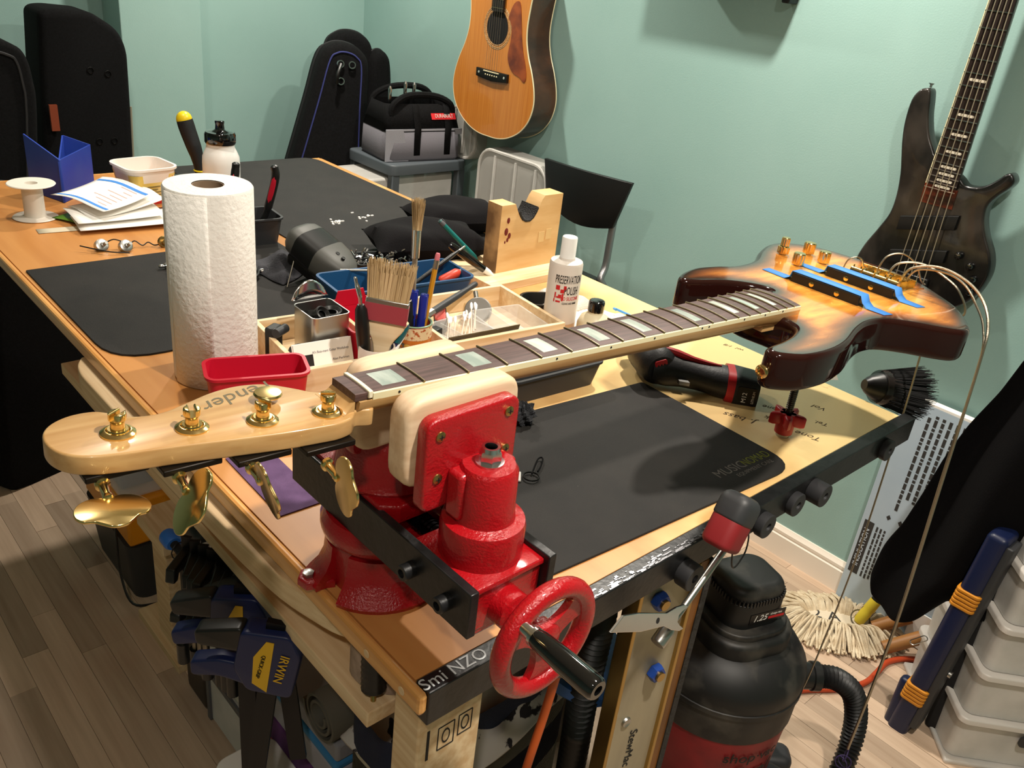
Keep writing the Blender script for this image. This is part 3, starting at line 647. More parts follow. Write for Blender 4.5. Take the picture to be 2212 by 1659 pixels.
# ---------------------------------------------------------------- wooden organizer
OR=frame((.180,.512,HB),(.9936,-.113,0),(.113,.9936,0),(0,0,1))
og=thing('desk_organizer','pale wooden tool organizer with open compartments on the bench','organizer',M=OR)
OL,OD,OH,OT=.466,.190,.042,.0075
MB(OR).box(0,0,0,OL,OD,.004).build('bottom',PINEX,og,smooth=0)
for n_,(x0,y0,x1,y1) in (('front_wall',(0,0,OL,OT)),('back_wall',(0,OD-OT,OL,OD)),('side_wall',(0,OT,OT,OD-OT)),('side_wall',(OL-OT,OT,OL,OD-OT)),('divider',(.135,OT,.1415,OD-OT)),('divider',(.238,OT,.2445,OD-OT))):
    MB(OR).box(x0,y0,.004 if n_!='divider' else .004,x1,y1,OH).build(n_,PINEX,og,smooth=0,bevel=.0008)
# tin with hinged lid
tn=thing('metal_tin','square silver tin with open lid and black bits inside organizer','tin',M=fr((.268,.610,HB+.0045),-.03))
TM=WM[tn.name]
MB(TM).shell(rrect(.062,.066,.009),rrect(.062,.066,.009),0,.078,.0012,lip=.0006).build('box',STEEL,tn,smooth=50)
lid=MB(TM)
for k in range(1): lid.layers([[(-.030+.060*q/10,.034+.004*math.sin(a),.078+.004+.028*math.sin(PI*q/10)**.7*math.sin(a)) for q in range(11)] for a in (0.02,.5,1.0,1.5)],False,False,closed=False)
lid.build('lid',CHROME,tn,solid=.001)
for k,(x,y,r) in enumerate(((-.008,.006,.017),(.012,-.008,.016),(-.012,-.016,.012))):
    solo(MB(TM@Matrix.Translation((x,y,.060+.007*k))@Euler((.5*k-.5,.4-.5*k,.6*k)).to_matrix().to_4x4()).lathe([(r*.5,0),(r,.001),(r,.009),(r*.85,.010),(r*.6,.006),(r*.5,.006)],24,cap=(True,False)),'rubber_ring',BLACKP,('thick black rubber ring leaning in the silver tin','thin black rubber ring on top in the silver tin','small black ring low in the silver tin')[k],'ring')
# black clips left of the tin
cl=thing('spring_clip','small black clip in the left compartment of the organizer','clip',M=fr((.205,.640,HB+.005),.5))
CM=WM[cl.name]; MB(CM).box(-.013,-.008,0,.013,.008,.05).build('jaw',BLACKP,cl,bevel=.003); MB(CM).cyl((-.013,-.012,.045),(.013,-.012,.045),.007).build('spring',DGREYP,cl)
solo(MB(fr((.215,.590,HB+.005),.2,.35)).lathe([(.019,0),(.020,.003),(.019,.030),(.014,.036),(.0001,.036)],24),'lens_cover',DGREYP,'round black cap standing beside the silver tin','cap')
# business cards
bc=thing('business_card_stack','stack of white business cards leaning in front of the tin','business cards',M=frame((.240,.548,HB+.005),(.9936,-.113,0),(.04,.36,.93),(-.1054,-.924,.36)))
BM=WM[bc.name]
for k in range(5): MB(BM@Matrix.Translation((.002*math.sin(k*2.),.0012*math.sin(k*3),-.0011*k))).box(-.0445,0,-.0004,.0445,.051,.0004).build('card',PAPER,bc,smooth=0)
text('print',"Al's Bass-ment Guitar Workshop",.0052,BM@frame((.0115,.036,.0006),(1,0,0),(0,1,0),(0,0,1)),mat('grey_print','55545C',.8),bc,depth=.00005,sx=.82)
text('print','Alan Perlman',.0050,BM@frame((.026,.022,.0006),(1,0,0),(0,1,0),(0,0,1)),MATS['grey_print'],bc,depth=.00005)
MB(BM).box(-.029,.017,.0004,-.0165,.034,.0006).build('print',INK,bc,smooth=0)
for q in (-.0385,-.035,-.0335): MB(BM).box(q,.012,.0004,q+.0011,.034,.0006).build('print',MATS['grey_print'],bc,smooth=0)
# ---------------------------------------------------------------- white cup with brushes and pens
WC=fr((.283,.486,HB))
solo(MB(WC).lathe([(.0255,0),(.0262,.003),(.0262,.069),(.0255,.070),(.0238,.069),(.0235,.004),(.0001,.004)],36,cap=(True,False)),'round_cup',mat('white_ceramic','E4D9CE',.25,coat=.3),'plain white cup full of brushes and pens in front of organizer','cup')
def pt(b,t,n=6): return [Vector(b)+(Vector(t)-Vector(b))*k/(n-1) for k in range(n)]
Wc=Vector((.283,.486,HB))
BRIST=mat('hog_bristle','D8BE92',.9,col2='A88C60',nscale=120,stretch=(1,1,.06))
def bristles(F,w,d,L,n,spread,seed,name,parent):
    q=random.Random(seed); m_=MB(F)
    for k in range(n):
        x,y=(q.random()-.5)*w,(q.random()-.5)*d; l=L*(.86+.18*q.random()); dx,dy=x*spread+(q.random()-.5)*.004,y*spread+(q.random()-.5)*.003
        m_.layers([[(x-.0006,y,0),(x+.0006,y,0),(x,y+.0009,0)],[(x+dx*.5-.0005,y+dy*.5,l*.55),(x+dx*.5+.0005,y+dy*.5,l*.55),(x+dx*.5,y+dy*.5+.0007,l*.55)],[(x+dx-.0002,y+dy,l),(x+dx+.0002,y+dy,l),(x+dx,y+dy+.0003,l)]])
    m_.box(-w*.46,-d*.42,-.002,w*.46,d*.42,L*.70)
    o=m_.build(name,BRIST,parent,smooth=0); o['kind']='stuff'; return o
def gsf(o,x,z):
    z=Vector(z).normalized(); x=Vector(x); x=(x-z*x.dot(z)).normalized(); return frame(o,x,z.cross(x),z)
cb=thing('chip_brush','wide bristle chip brush standing in the white cup','paint brush',M=gsf(Wc+Vector((.002,.0,.010)),(.68,-.68,-.27),(.11,0,.994))@Matrix.Scale(1.35,4))
B_=WM[cb.name]
ho_=[(-.006,0),(-.0065,.02),(-.010,.045),(-.019,.060),(-.0215,.066),(-.0215,.074),(.0215,.074),(.0215,.066),(.019,.060),(.010,.045),(.0065,.02),(.006,0)]
MB(B_@frame((0,.004,0),(1,0,0),(0,0,1),(0,-1,0))).prism([(p.x,p.y) for p in spline([(a,b,0) for a,b in ho_],3)],0,.008,rt=.002,rb=.002).build('handle',PINEX,cb)
MB(B_).box(-.0225,-.0052,.068,.0225,.0052,.094).build('ferrule',STEEL,cb,bevel=.001)
MB(B_).box(-.0227,-.0054,.070,.0227,.0054,.089).build('red_band',mat('red_band','9E3E48',.4),cb)
bristles(B_@Matrix.Translation((0,0,.094)),.042,.009,.040,520,.16,3,'bristles',cb)
kb=thing('round_brush','black handled tool with bent metal tip in the white cup','brush',M=along(Wc+Vector((-.010,.008,.006)),Wc+Vector((-.024,.014,.168)))@Matrix.Scale(1.2,4))
MB(WM[kb.name]).lathe([(.004,0),(.0055,.02),(.0078,.055),(.0085,.075),(.0070,.098),(.004,.104)],18).build('handle',BLACKP,kb); MB(WM[kb.name]).tube(spline([(0,0,.102),(-.001,0,.115),(-.006,0,.128),(-.008,0,.136)],4,False),[.0022]*4+[.0028]*4+[.002]*4+[.001],10).build('tip',CHROME,kb)
def pen(name,b,t,r,m,label,cap=None,capm=None,group=None,tip=None,cat='pen'):
    T=thing(name,label,cat,M=along(b,t),group=group); L=(Vector(t)-Vector(b)).length
    MB(WM[T.name]).lathe([(r*.35,0),(r,.008),(r,L*.62),(r*.97,L*.985),(r*.55,L)],16).build('barrel',m,T)
    if cap: MB(WM[T.name]).lathe([(r*1.12,L*(1-cap)),(r*1.14,L*.95),(r*.8,L)],16).build('cap',capm,T); MB(WM[T.name]).box(-.0015,r*1.05,L*(1-cap*.75),.0015,r*1.4,L*.99).build('clip',capm,T)
    return T
pen('marker_pen',Wc+Vector((.006,-.012,.006)),Wc+Vector((.020,-.001,.092)),.0055,mat('grey_pen','6B6A62',.4),'grey mechanical pencil in the white cup',.2,STEEL,'pens in the white cup')
T=pen('marker_pen',Wc+Vector((.004,.010,.006)),Wc+Vector((.042,-.008,.098)),.0078,mat('navy_pen','1B2250',.4),'navy dry erase marker with teal cap in the white cup',.3,mat('teal_cap','0F5A63',.4),'pens in the white cup')
text('print','EXPO',.0085,WM[T.name]@frame((0,-.0078,.045),(0,0,1),(-1,0,0),(0,-1,0)),mat('marker_print','A8B4D8',.6),T,depth=.0002)
pen('marker_pen',Wc+Vector((.010,.014,.006)),Wc+Vector((.040,.006,.108)),.006,mat('clear_pen','A55C74',.3),'pink capped pen leaning right in the white cup',.25,mat('pink_cap','B0285A',.35),'pens in the white cup')
solo(MB(frame(Wc+Vector((.030,-.006,.070)),(.7,-.7,.1),(.35,.30,.87),(-.6,-.62,.4))).prism([(p.x,p.y) for p in spline([(-.002,-.012,0),(.003,-.013,0),(.005,-.006,0),(.010,.006,0),(.011,.016,0),(.007,.021,0),(.002,.018,0),(-.001,.008,0)],4)],-.001,.001),'plastic_clip',WHITEP,'white plastic hook clipped over the pens in white cup','clip')
# ---------------------------------------------------------------- patterned cup
def cup_mat():
    m=mat('folk_pattern','7A6E4E',.35,coat=.3); nt=m.node_tree; N=nt.nodes; Lk=nt.links; b=N['Principled BSDF']
    tc_=N.new('ShaderNodeTexCoord'); v=N.new('ShaderNodeTexVoronoi'); v.inputs['Scale'].default_value=95; Lk.new(tc_.outputs['Object'],v.inputs['Vector'])
    r=N.new('ShaderNodeValToRGB'); r.color_ramp.interpolation='CONSTANT'; e=r.color_ramp.elements; e[0].color=(*lin('5A5E58'),1); e[1].position=.2; e[1].color=(*lin('C4762E'),1)
    for p_,c_ in ((.38,'B8503E'),(.52,'6E7A48'),(.66,'53506A'),(.8,'D0A64A'),(.9,'D98A72')): x=e.new(p_); x.color=(*lin(c_),1)
    sp_=N.new('ShaderNodeSeparateColor'); Lk.new(v.outputs['Color'],sp_.inputs[0]); Lk.new(sp_.outputs[0],r.inputs[0]); Lk.new(r.outputs[0],b.inputs['Base Color']); return m
PCc=Vector((.372,.518,HB)); PC=fr(PCc)
pc=thing('patterned_cup','flower patterned ceramic cup holding blue pens and a pencil','cup',PCc)
MB(PC).lathe([(.0255,0),(.0265,.004),(.0265,.074),(.0262,.076),(.024,.076),(.0238,.006),(.0001,.006)],36,cap=(True,False)).build('body',cup_mat(),pc)
GB=mat('green_glaze','7FA084',.3)
for z in (.038,.0765): MB(PC@Matrix.Translation((0,0,z))).torus(.0262,.0013,36,8).build('glaze_band',GB,pc)
MB(PC).lathe([(.0268,.055),(.0268,.074)],36,cap=(False,False)).build('cream_band',mat('cream_glaze','D9C7A0',.3,col2='A8552F',nscale=160,contrast=(.56,.6)),pc)
MB(PC).lathe([(.0269,.049),(.0270,.055)],36,cap=(False,False)).build('orange_band',mat('orange_glaze','C07028',.3),pc)
fm=mat('flower_pink','D08468',.4)
for k in range(7):
    a0=math.radians(232); a=2*PI*k/7; dx,dz=.0085*math.cos(a),.0085*math.sin(a); th=a0+dx/.0265
    MB(frame(PCc+Vector((.0267*math.cos(th),.0267*math.sin(th),.021+dz)),(-math.sin(th),math.cos(th),0),(0,0,1),(math.cos(th),math.sin(th),0))).lathe([(.0048,-.001),(.0044,.0005),(.0001,.0007)],12).build('petal',fm,pc)
th=math.radians(232); MB(frame(PCc+Vector((.0267*math.cos(th),.0267*math.sin(th),.021)),(-math.sin(th),math.cos(th),0),(0,0,1),(math.cos(th),math.sin(th),0))).lathe([(.0036,-.001),(.0034,.0009),(.0001,.001)],12).build('flower_centre',mat('flower_yellow','E0912C',.4),pc)
BLPEN=mat('blue_pen','1C2A8C',.3)
pen('ball_pen',PCc+Vector((.008,.0,.01)),PCc+Vector((.010,-.006,.120)),.0055,BLPEN,'nearer blue capped pen in the flower cup',.5,BLPEN,'blue pens in the flower cup')
pen('ball_pen',PCc+Vector((-.002,.010,.01)),PCc+Vector((.000,.006,.124)),.0055,BLPEN,'farther blue capped pen in the flower cup',.5,BLPEN,'blue pens in the flower cup')
T=pen('marker_pen',PCc+Vector((-.010,-.006,.01)),PCc+Vector((-.014,.006,.112)),.0085,mat('marker_label','CFC9BC',.5),'thick marker with black cap in the flower cup',.42,BLACKP,'pens in the flower cup')
pn=thing('pencil','yellow pencil with pink eraser standing in the flower cup','pencil',M=along(PCc+Vector((.010,.0,.01)),PCc+Vector((.034,-.003,.185))))
MB(WM[pn.name]).lathe([(.0010,0),(.0040,.012),(.0040,.153)],6).build('shaft',mat('pencil_yellow','C58A1E',.4),pn,smooth=0); MB(WM[pn.name]).lathe([(.0040,.147),(.0042,.149),(.0038,.155),(.0042,.161)],14).build('ferrule',STEEL,pn); MB(WM[pn.name]).lathe([(.0038,.161),(.0038,.168),(.0028,.171)],14).build('eraser',mat('eraser','D0707A',.7),pn)
ab=thing('acid_brush','narrow flux brush with tin handle in the flower cup','paint brush',M=along(PCc+Vector((-.002,.006,.008)),PCc+Vector((.003,.012,.250))))
AB=WM[ab.name]; MB(AB).box(-.0055,-.0012,0,.0055,.0012,.175).build('handle',mat('tin_handle','A79E8D',.4,.4),ab,bevel=.0008); MB(AB).lathe([(.0060,.165),(.0064,.190),(.0066,.207)],16).build('ferrule',CHROME,ab); bristles(AB@Matrix.Translation((0,0,.206)),.011,.008,.046,200,.5,5,'bristles',ab)
# wooden bracket lying behind the bass neck, marker cap with grey end
solo(MB(fr((.300,.425,HB),0)).lathe([(.012,0),(.0135,.004),(.0135,.060),(.012,.066),(.009,.066),(.009,.06)],24),'adhesive_tube',mat('grey_tube','5B5C60',.4),'grey capped tube standing behind the fingerboard','tube')
# ---------------------------------------------------------------- right side of the organizer
def ow(x,y,z=0): return OR@Vector((x,y,z))
def clearbox(c,w,d,h,rz,label,group='clear compartment boxes'):
    M_=OR@fr((c[0],c[1],.0045),rz); T=thing('clear_box',label,'box',M=M_,group=group)
    MB(M_).shell(rrect(w,d,.004),rrect(w+.004,d+.004,.005),0,h,.0014,lip=.0012).build('tub',CLEAR,T,smooth=50)
    MB(M_).box(-w*.12,-d/2,.001,-w*.12+.0012,d/2,h*.9).build('partition',CLEAR,T,smooth=0); return T
clearbox((.292,.055),.085,.075,.034,.18,'clear plastic box of cotton swabs in the organizer')
clearbox((.392,.060),.095,.090,.034,-.05,'clear partitioned plastic box beside the cotton swabs')
q=random.Random(11); SW=mat('swab_stick','E6CDBB',.8); TIP=mat('cotton','F5F0EA',.95)
for k in range(12):
    c=ow(.262+.005*k,.035+.02*q.random(),.012+.002*k); d=OR.to_3x3()@Vector((.25+.5*q.random(),.8,.30+.3*q.random())).normalized()
    T=thing('cotton_swab','cotton swab, %s from the left in the clear box'%('first','second','third','fourth','fifth','sixth','seventh','eighth','ninth','tenth','eleventh','twelfth')[k],'swab',M=along(c,c+d),group='cotton swabs')
    MB(WM[T.name]).lathe([(.0011,0),(.0011,.052)],6).build('stick',SW,T); MB(WM[T.name]).lathe([(.001,.048),(.0025,.052),(.0024,.060),(.0008,.063)],8).build('tip',TIP,T)
dg=thing('dial_gauge','round steel dial gauge lying in the organizer','gauge',M=frame(ow(.373,.125,.030),(.75,-.60,.30),(.30,.62,.72),(-.61,-.45,.65)))
DM=WM[dg.name]; MB(DM).lathe([(.022,-.012),(.0235,-.008),(.0235,0),(.0215,.002),(.0001,.0022)],36).build('case',mat('gauge_grey','8B8781',.45,.6),dg); MB(DM).cyl((0,.02,-.005),(0,.036,-.005),.0042,14).build('stem',STEEL,dg)
nd=thing('needle_file','dark round file resting across the organizer corner','file',M=along(ow(.250,.110,.036),ow(.412,.176,.062)))
MB(WM[nd.name]).lathe([(.0058,0),(.0062,.03),(.0062,.035)],6).build('grip',STEEL,nd); MB(WM[nd.name]).lathe([(.0060,.035),(.0062,.06),(.0055,.11),(.0040,.135),(.0050,.142),(.0055,.152),(.0045,.158)],14).build('shaft',DGREYP,nd)
rt=thing('utility_knife','red and black folding knife handle in the organizer','knife',M=frame(ow(.300,.128,.024),(.45,.75,.38),(-.75,.55,-.1),(-.25,-.25,.93)))
RTM=WM[rt.name]; MB(RTM).prism(rrect(.062,.024,.009),-.008,.004,rt=.003,rb=.003).build('body',BLACKP,rt); MB(RTM).prism(rrect(.040,.020,.008,cx=.008),.003,.0075,rt=.002).build('grip_panel',mat('coral','C4534A',.5),rt)
solo(MB(OR@fr((.305,.014,.040),.015,.25)).box(-.062,-.0006,-.008,.075,.0006,.008),'steel_ruler',DSTEEL,'steel ruler leaning against the organizer front wall','ruler',smooth=0)
solo(MB(OR@fr((.262,.085,.020),.3)).box(-.008,-.012,-.012,.008,.012,.012),'battery_block',BLACKP,'small black block between the cup and the clear box','block',bevel=.002)
# shallow black dish right of the organizer
bin_('plastic_dish',(.700,.575),.075,.06,.034,-.5,BLACKP,'black plastic dish between organizer and white cloth',flare=.010,r=.025,group='small plastic bins')
# tools lying in the blue bin
for k,(a,b,r,m_,lab) in enumerate((((.512,.728,HB+.03),(.642,.748,HB+.078),.0042,BLACKP,'slim black file with steel tip in the blue bin'),((.580,.722,HB+.035),(.622,.718,HB+.050),.009,mat('orange_red','D0432E',.4),'orange red screwdriver grip in the blue bin'),((.455,.740,HB+.015),(.46,.738,HB+.085),.010,BLACKP,'black glue nozzle standing in the blue bin'))):
    T=thing('bin_tool',lab,'tool',M=along(a,b)); L=(Vector(b)-Vector(a)).length
    MB(WM[T.name]).lathe([(r*.6,0),(r,L*.1),(r,L*.85),(r*.5,L)],14).build('grip',m_,T); MB(WM[T.name]).lathe([(r*.4,L),(r*.35,L*1.12)],10).build('tip',CHROME,T)
# ---------------------------------------------------------------- polish bottle
pb=thing('polish_bottle','tall white polish bottle with printed red and black label','bottle',(.676,.506,HB))
PB=fr((.676,.506,HB)); HD=mat('translucent_bottle','DCD3C9',.3,spec=.5)
MB(PB).lathe([(.0275,0),(.0285,.003),(.0285,.128),(.0270,.132),(.014,.1345),(.013,.139)],40).build('bottle',HD,pb)
MB(PB).lathe([(.0145,.133),(.0132,.136),(.0130,.172),(.0120,.1735),(.0001,.1735)],28).build('cap',WHITEP,pb)
MB(PB).lathe([(.0287,.0005),(.0287,.026)],40,cap=(False,False)).build('liquid_line',mat('amber_liquid','C9A582',.3),pb)
LA=math.radians(222)
def onb(z,da=0): a=LA+da; return frame(Vector((.676,.506,HB+z))+Vector((math.cos(a),math.sin(a),0))*.0287,(-math.sin(a),math.cos(a),0),(0,0,1),(math.cos(a),math.sin(a),0))
text('label_print','PRESERVATION',.0205,onb(.106,.35),INK,pb,depth=.0002,bend=.0287,sx=.35)
text('label_print','POLISH',.0205,onb(.0865,.56),INK,pb,depth=.0002,bend=.0287,sx=.40)
text('label_print','NO SILICONE',.0090,onb(.073,.52),REDINK,pb,depth=.0002,bend=.0287,sx=.62)
text('label_print','CLEANS AND SHINES',.0048,onb(.0645,.52),INK,pb,depth=.0002,bend=.0287,sx=.6)
for (x0,z0,x1,z1) in ((-.012,.088,-.005,.096),(-.0035,.083,.003,.0895),(.0015,.089,.006,.096),(-.013,.073,-.0105,.083),(-.0095,.0735,-.002,.0765),(-.0065,.0765,-.001,.080),(-.014,.066,-.012,.072),(-.010,.066,-.002,.069),(-.0005,.069,.0025,.082)):
    n_=5; MB(onb(0)).layers([[(.0289*math.sin(x/.0287),z,.0289*math.cos(x/.0287)-.0287) for x in [x0+(x1-x0)*k/n_ for k in range(n_+1)]] for z in (z0,z1)],False,False,closed=False).build('label_emblem',REDINK,pb,smooth=0)
sb=thing('glue_bottle','small cream bottle with black screw cap by the polish','bottle',(.702,.448,HB))
SB=fr((.702,.448,HB)); MB(SB).lathe([(.027,0),(.0290,.004),(.0290,.034),(.024,.046),(.0135,.053),(.0125,.058)],36).build('bottle',mat('cream_bottle','E3D6B4',.35),sb)
cp=[((.0135+(.0006 if k%2 else 0))*math.cos(2*PI*k/28),(.0135+(.0006 if k%2 else 0))*math.sin(2*PI*k/28)) for k in range(28)]
MB(SB).prism(cp,.057,.076,rt=.003).build('cap',mat('gloss_black','0A0A0B',.07,coat=1),sb)
MB(SB).lathe([(.0292,.001),(.0292,.018)],36,cap=(False,False)).build('yellow_label',mat('pale_yellow','D9C36A',.5),sb)
# cloths
def cloth(name,cx,cy,w,d,h,rz,m,label,seed,cat='cloth',z=HB,n=26,parent=None,sharp=2.2):
    q=random.Random(seed); ph=[(q.random()*6,q.random()*6,1+q.random()*sharp,1+q.random()*sharp) for _ in range(6)]; m_=MB(fr((cx,cy,z),rz)); vs=[];fs=[]
    for j in range(n+1):
        for i in range(n+1):
            u,v=i/n*2-1,j/n*2-1; e=max(0,1-max(abs(u),abs(v))**3)
            f=sum(math.sin(a+u*c*2.6)*math.cos(b+v*dd*2.6) for a,b,c,dd in ph)/6
            wob=1+.12*math.sin(3*math.atan2(v,u)+seed)
            vs.append((u*w/2*wob,v*d/2*wob,.002+h*e*(.55+.75*f) if e>0 else .0015))
    vs=[(x,y,max(zz,.0012)) for x,y,zz in vs]
    for j in range(n):
        for i in range(n): k=j*(n+1)+i; fs.append((k,k+1,k+n+2,k+n+1))
    m_.add(vs,fs)
    if parent: return m_.build(name,m,parent)
    return solo(m_,name,m,label,cat,solid=.0015,sub=1)
cloth('cleaning_cloth',.758,.600,.13,.10,.030,.2,mat('terry','D6C4B8',.95,bump=.6,bscale=500),'folded pinkish cleaning cloth behind the polish bottle',4)
wc=thing('polishing_cloth','white polishing cloth with blue hem beside the small bottle','cloth',(.775,.490,HB))
cloth('fabric',.775,.490,.12,.09,.030,-.5,mat('white_cloth','EFE7DC',.95,bump=.3,bscale=400),None,9,parent=wc)
MB().tube(spline([(.735,.455,HB+.012),(.765,.440,HB+.016),(.80,.445,HB+.010),(.828,.455,HB+.008),(.838,.472,HB+.010),(.822,.490,HB+.018),(.80,.488,HB+.028),(.79,.475,HB+.032)],6,False),.0022,8).build('blue_hem',mat('sky_blue','4F97D6',.6),wc)
# ---------------------------------------------------------------- plywood neck rest
nr=thing('neck_rest','plywood neck rest with black padded notch on a wooden base','neck rest',(.82,.77,HB))
MB().box(.690,.700,HB,.925,.850,HB+.016).build('base_board',PINEX,nr,smooth=0,bevel=.001)
o_=[(.742,0),(.742,.136),(.777,.136),(.784,.122),(.790,.112),(.798,.102),(.808,.097),(.819,.097),(.829,.103),(.836,.113),(.842,.126),(.848,.138),(.8545,.146),(.905,.146),(.905,0)]
MB(frame((0,.790,HB+.016),(1,0,0),(0,0,1),(0,-1,0))).prism(o_,0,.040).build('plywood_block',PLY,nr,smooth=20)
MB(frame((.7418,.790,HB+.016),(0,-1,0),(0,0,1),(-1,0,0))).box(0,0,0,.040,.136,.0006).build('laminated_edge',PLYE,nr,smooth=0)
pd=[(.786,.119),(.792,.109),(.800,.101),(.809,.098),(.818,.098),(.827,.104),(.834,.114),(.838,.123)]
m_=MB(frame((0,.795,HB+.016),(1,0,0),(0,0,1),(0,-1,0))); m_.layers([[(x,z,d_) for x,z in pd]+[(x+(.003 if x<.813 else -.003)*abs(x-.813)/.027,z+.003,d_) for x,z in pd[::-1]] for d_ in (0,.048)]); m_.build('rubber_pad',mat('pad_rubber','1C1B1C',.8,bump=1,bscale=380),nr)
STN=mat('red_stain','6E1F18',.8)
for x,z,r in ((.762,.105,.004),(.759,.083,.005),(.768,.074,.004),(.764,.066,.003),(.758,.062,.002)): MB(frame((x,.7498,HB+.016+z),(1,0,0),(0,0,1.6),(0,-1,0))).lathe([(r,0),(r*.8,.0004),(.0001,.0004)],9).build('stain',STN,nr)
for k,x in enumerate((.848,.868)): MB(frame((x,.7496,HB+.066+k*.004),(1,0,0),(0,0,1),(0,-1,0))).box(0,0,0,.016,.022,.0006).build('tape_tab',mat('masking_cream','E0BE86',.7),nr,smooth=0)
T=pen('paint_pen',(.735,.80,HB+.03),(.668,.845,HB+.105),.0048,mat('teal_pen','0F6A66',.35),'teal pen leaning against the plywood neck rest',.12,GREYP)
T=thing('inspection_light','black pen light leaning on the neck rest base','flashlight',M=along((.722,.752,HB+.022),(.655,.800,HB+.075))); MB(WM[T.name]).lathe([(.004,-.004),(.0075,.012),(.0082,.04),(.0075,.085),(.006,.092)],18).build('tube',mat('gloss_black','0A0A0B',.07,coat=1),T); MB(WM[T.name]).lathe([(.003,-.014),(.0065,-.003),(.007,.008)],16).build('lens',WHITEP,T)
# dark cushions
def cushion(cx,cy,w,d,h,rz,label,z):
    n=20; m_=MB(fr((cx,cy,z),rz)); vs=[];fs=[]
    for sg in (1,-1):
        base=len(vs)
        for j in range(n+1):
            for i in range(n+1):
                u,v=i/n*2-1,j/n*2-1; e=((1-u**4)*(1-v**4))**.55; k=1-.07*(1-abs(u))*abs(v)**2-.07*(1-abs(v))*abs(u)**2
                vs.append((u*w/2*k,v*d/2*k,h/2+sg*h/2*e+(.004*math.sin(5*u+3*v) if e>.1 else 0)*(sg>0)))
        for j in range(n):
            for i in range(n): q=base+j*(n+1)+i; fs.append((q,q+1,q+n+2,q+n+1))
    m_.add(vs,fs); solo(m_,'sand_cushion',mat('dark_cushion','0E0C0E',.92,spec=.2,bump=.2,bscale=400),label,'cushion','dark support cushions')
cushion(.700,.925,.235,.150,.070,-.35,'dark support cushion right behind the blue bin',ZM)
cushion(.880,1.050,.22,.15,.065,-.25,'dark support cushion behind the other at bench edge',ZM)
# ---------------------------------------------------------------- drill driver
dr=thing('drill_driver','red and black cordless drill lying on the bench','drill',M=fr((.690,.265,HB)))
DRB=mat('tool_black','17171A',.5,bump=.1,bscale=300); DRR=mat('tool_red','A8141C',.4)
md=Vector((.50,.866,0)); hd=Vector((.66,-.751,-.02)).normalized(); c0=Vector((.657,.262,HB+.037))
A=along(c0,c0+md)
MB(A).lathe([(.008,-.004),(.022,-.002),(.029,.006),(.032,.018),(.0325,.06),(.030,.078),(.022,.088)],28).build('motor_housing',DRB,dr)
MB(A).lathe([(.0315,.063),(.0318,.070),(.029,.080)],28,cap=(False,False)).build('grey_ring',mat('ring_grey','6C6558',.4,.5),dr)
MB(A).lathe([(.020,.086),(.021,.11),(.015,.122),(.0001,.122)],24).build('chuck',BLACKP,dr)
for sx_ in ((0,.015,-.002,0),): pass
def vent(F,w,h,name='vent_panel'):
    v=MB(F).prism(rrect(w,h,.004),0,.0022,rt=.001).build(name,DRR,dr)
    for k in range(3):
        for j in range(2): MB(F).box(-w*.32+k*w*.25,-h*.36+j*h*.40,.0015,-w*.32+k*w*.25+w*.12,-h*.36+j*h*.40+h*.28,.0026).build('vent_slot',INK,v,smooth=0)
xa=md.cross(Vector((0,0,1))).normalized()
vent(frame(c0-md*.0032+Vector((0,0,.0)),xa*.95+Vector((0,0,.3)),Vector((0,0,1)).cross(xa)*0+Vector((0,0,.95))-xa*.3,-md),.020,.036)
vent(frame(c0+md*.028+Vector((0,0,.0318)),xa,md,(0,0,1)),.030,.022)
# grip and battery
Ls=[]; hx=Vector((0,0,1)); hy=hd.cross(hx)
for d_,a,b in ((-.005,.028,.032),(.02,.028,.030),(.040,.024,.026),(.065,.023,.025),(.085,.0235,.028),(.105,.0255,.031),(.112,.0255,.031)):
    Ls.append([c0+md*.022+hd*d_+hx*(a*math.cos(t)-.004-.08*d_)+hy*b*math.sin(t) for t in [2*PI*k/20 for k in range(20)]])
MB().layers(Ls).build('grip',DRB,dr)
def sect(d_,a,b,e=.5): return [c0+md*.022+hd*d_+hx*(a*math.copysign(abs(math.cos(t))**e,math.cos(t))-.004-.08*d_)+hy*b*math.copysign(abs(math.sin(t))**e,math.sin(t)) for t in [2*PI*(k+.5)/24 for k in range(24)]]
MB().layers([sect(.110,.0265,.032,.7),sect(.122,.0265,.032,.6)]).build('red_collar',DRR,dr)
bt=MB().layers([sect(.122,.0255,.0315,.5),sect(.154,.0245,.0305,.45),sect(.160,.023,.029,.45)]).build('battery',DRB,dr)
bc_=c0+md*.022+hd*.141-hy*.0315+hx*(-.015); BFm=frame(c0+md*.022+hd*.141+hy*.0315+hx*(-.015),hd,hx,hy)
MB(BFm).prism(rrect(.030,.026,.004),-.001,.0006).build('label_panel',mat('label_black','0C0B0C',.3),bt)
text('print','M12',.010,BFm@frame((-.003,-.004,.0012),(0,1,0),(-1,0,0),(0,0,1)),mat('white_print','D9D4CC',.6),bt,depth=.0002)
text('print','LITHIUM',.0055,BFm@frame((.0105,-.002,.0012),(0,1,0),(-1,0,0),(0,0,1)),MATS['white_print'],bt,depth=.0002)
MB().tube([c0+md*.022+hd*d_+hx*(a) for d_,a in ((-.02,.0285),(.0,.0275),(.03,.0225),(.055,.0165),(.08,.0135),(.10,.013))],[.002,.006,.006,.005,.004,.002],8).build('red_stripe',DRR,dr)
MB(frame(c0+hd*.03-md*.012+Vector((0,0,-.010)),hd,md,(0,0,1))).box(-.006,-.004,-.004,.010,.004,.002).build('belt_clip',STEEL,dr)
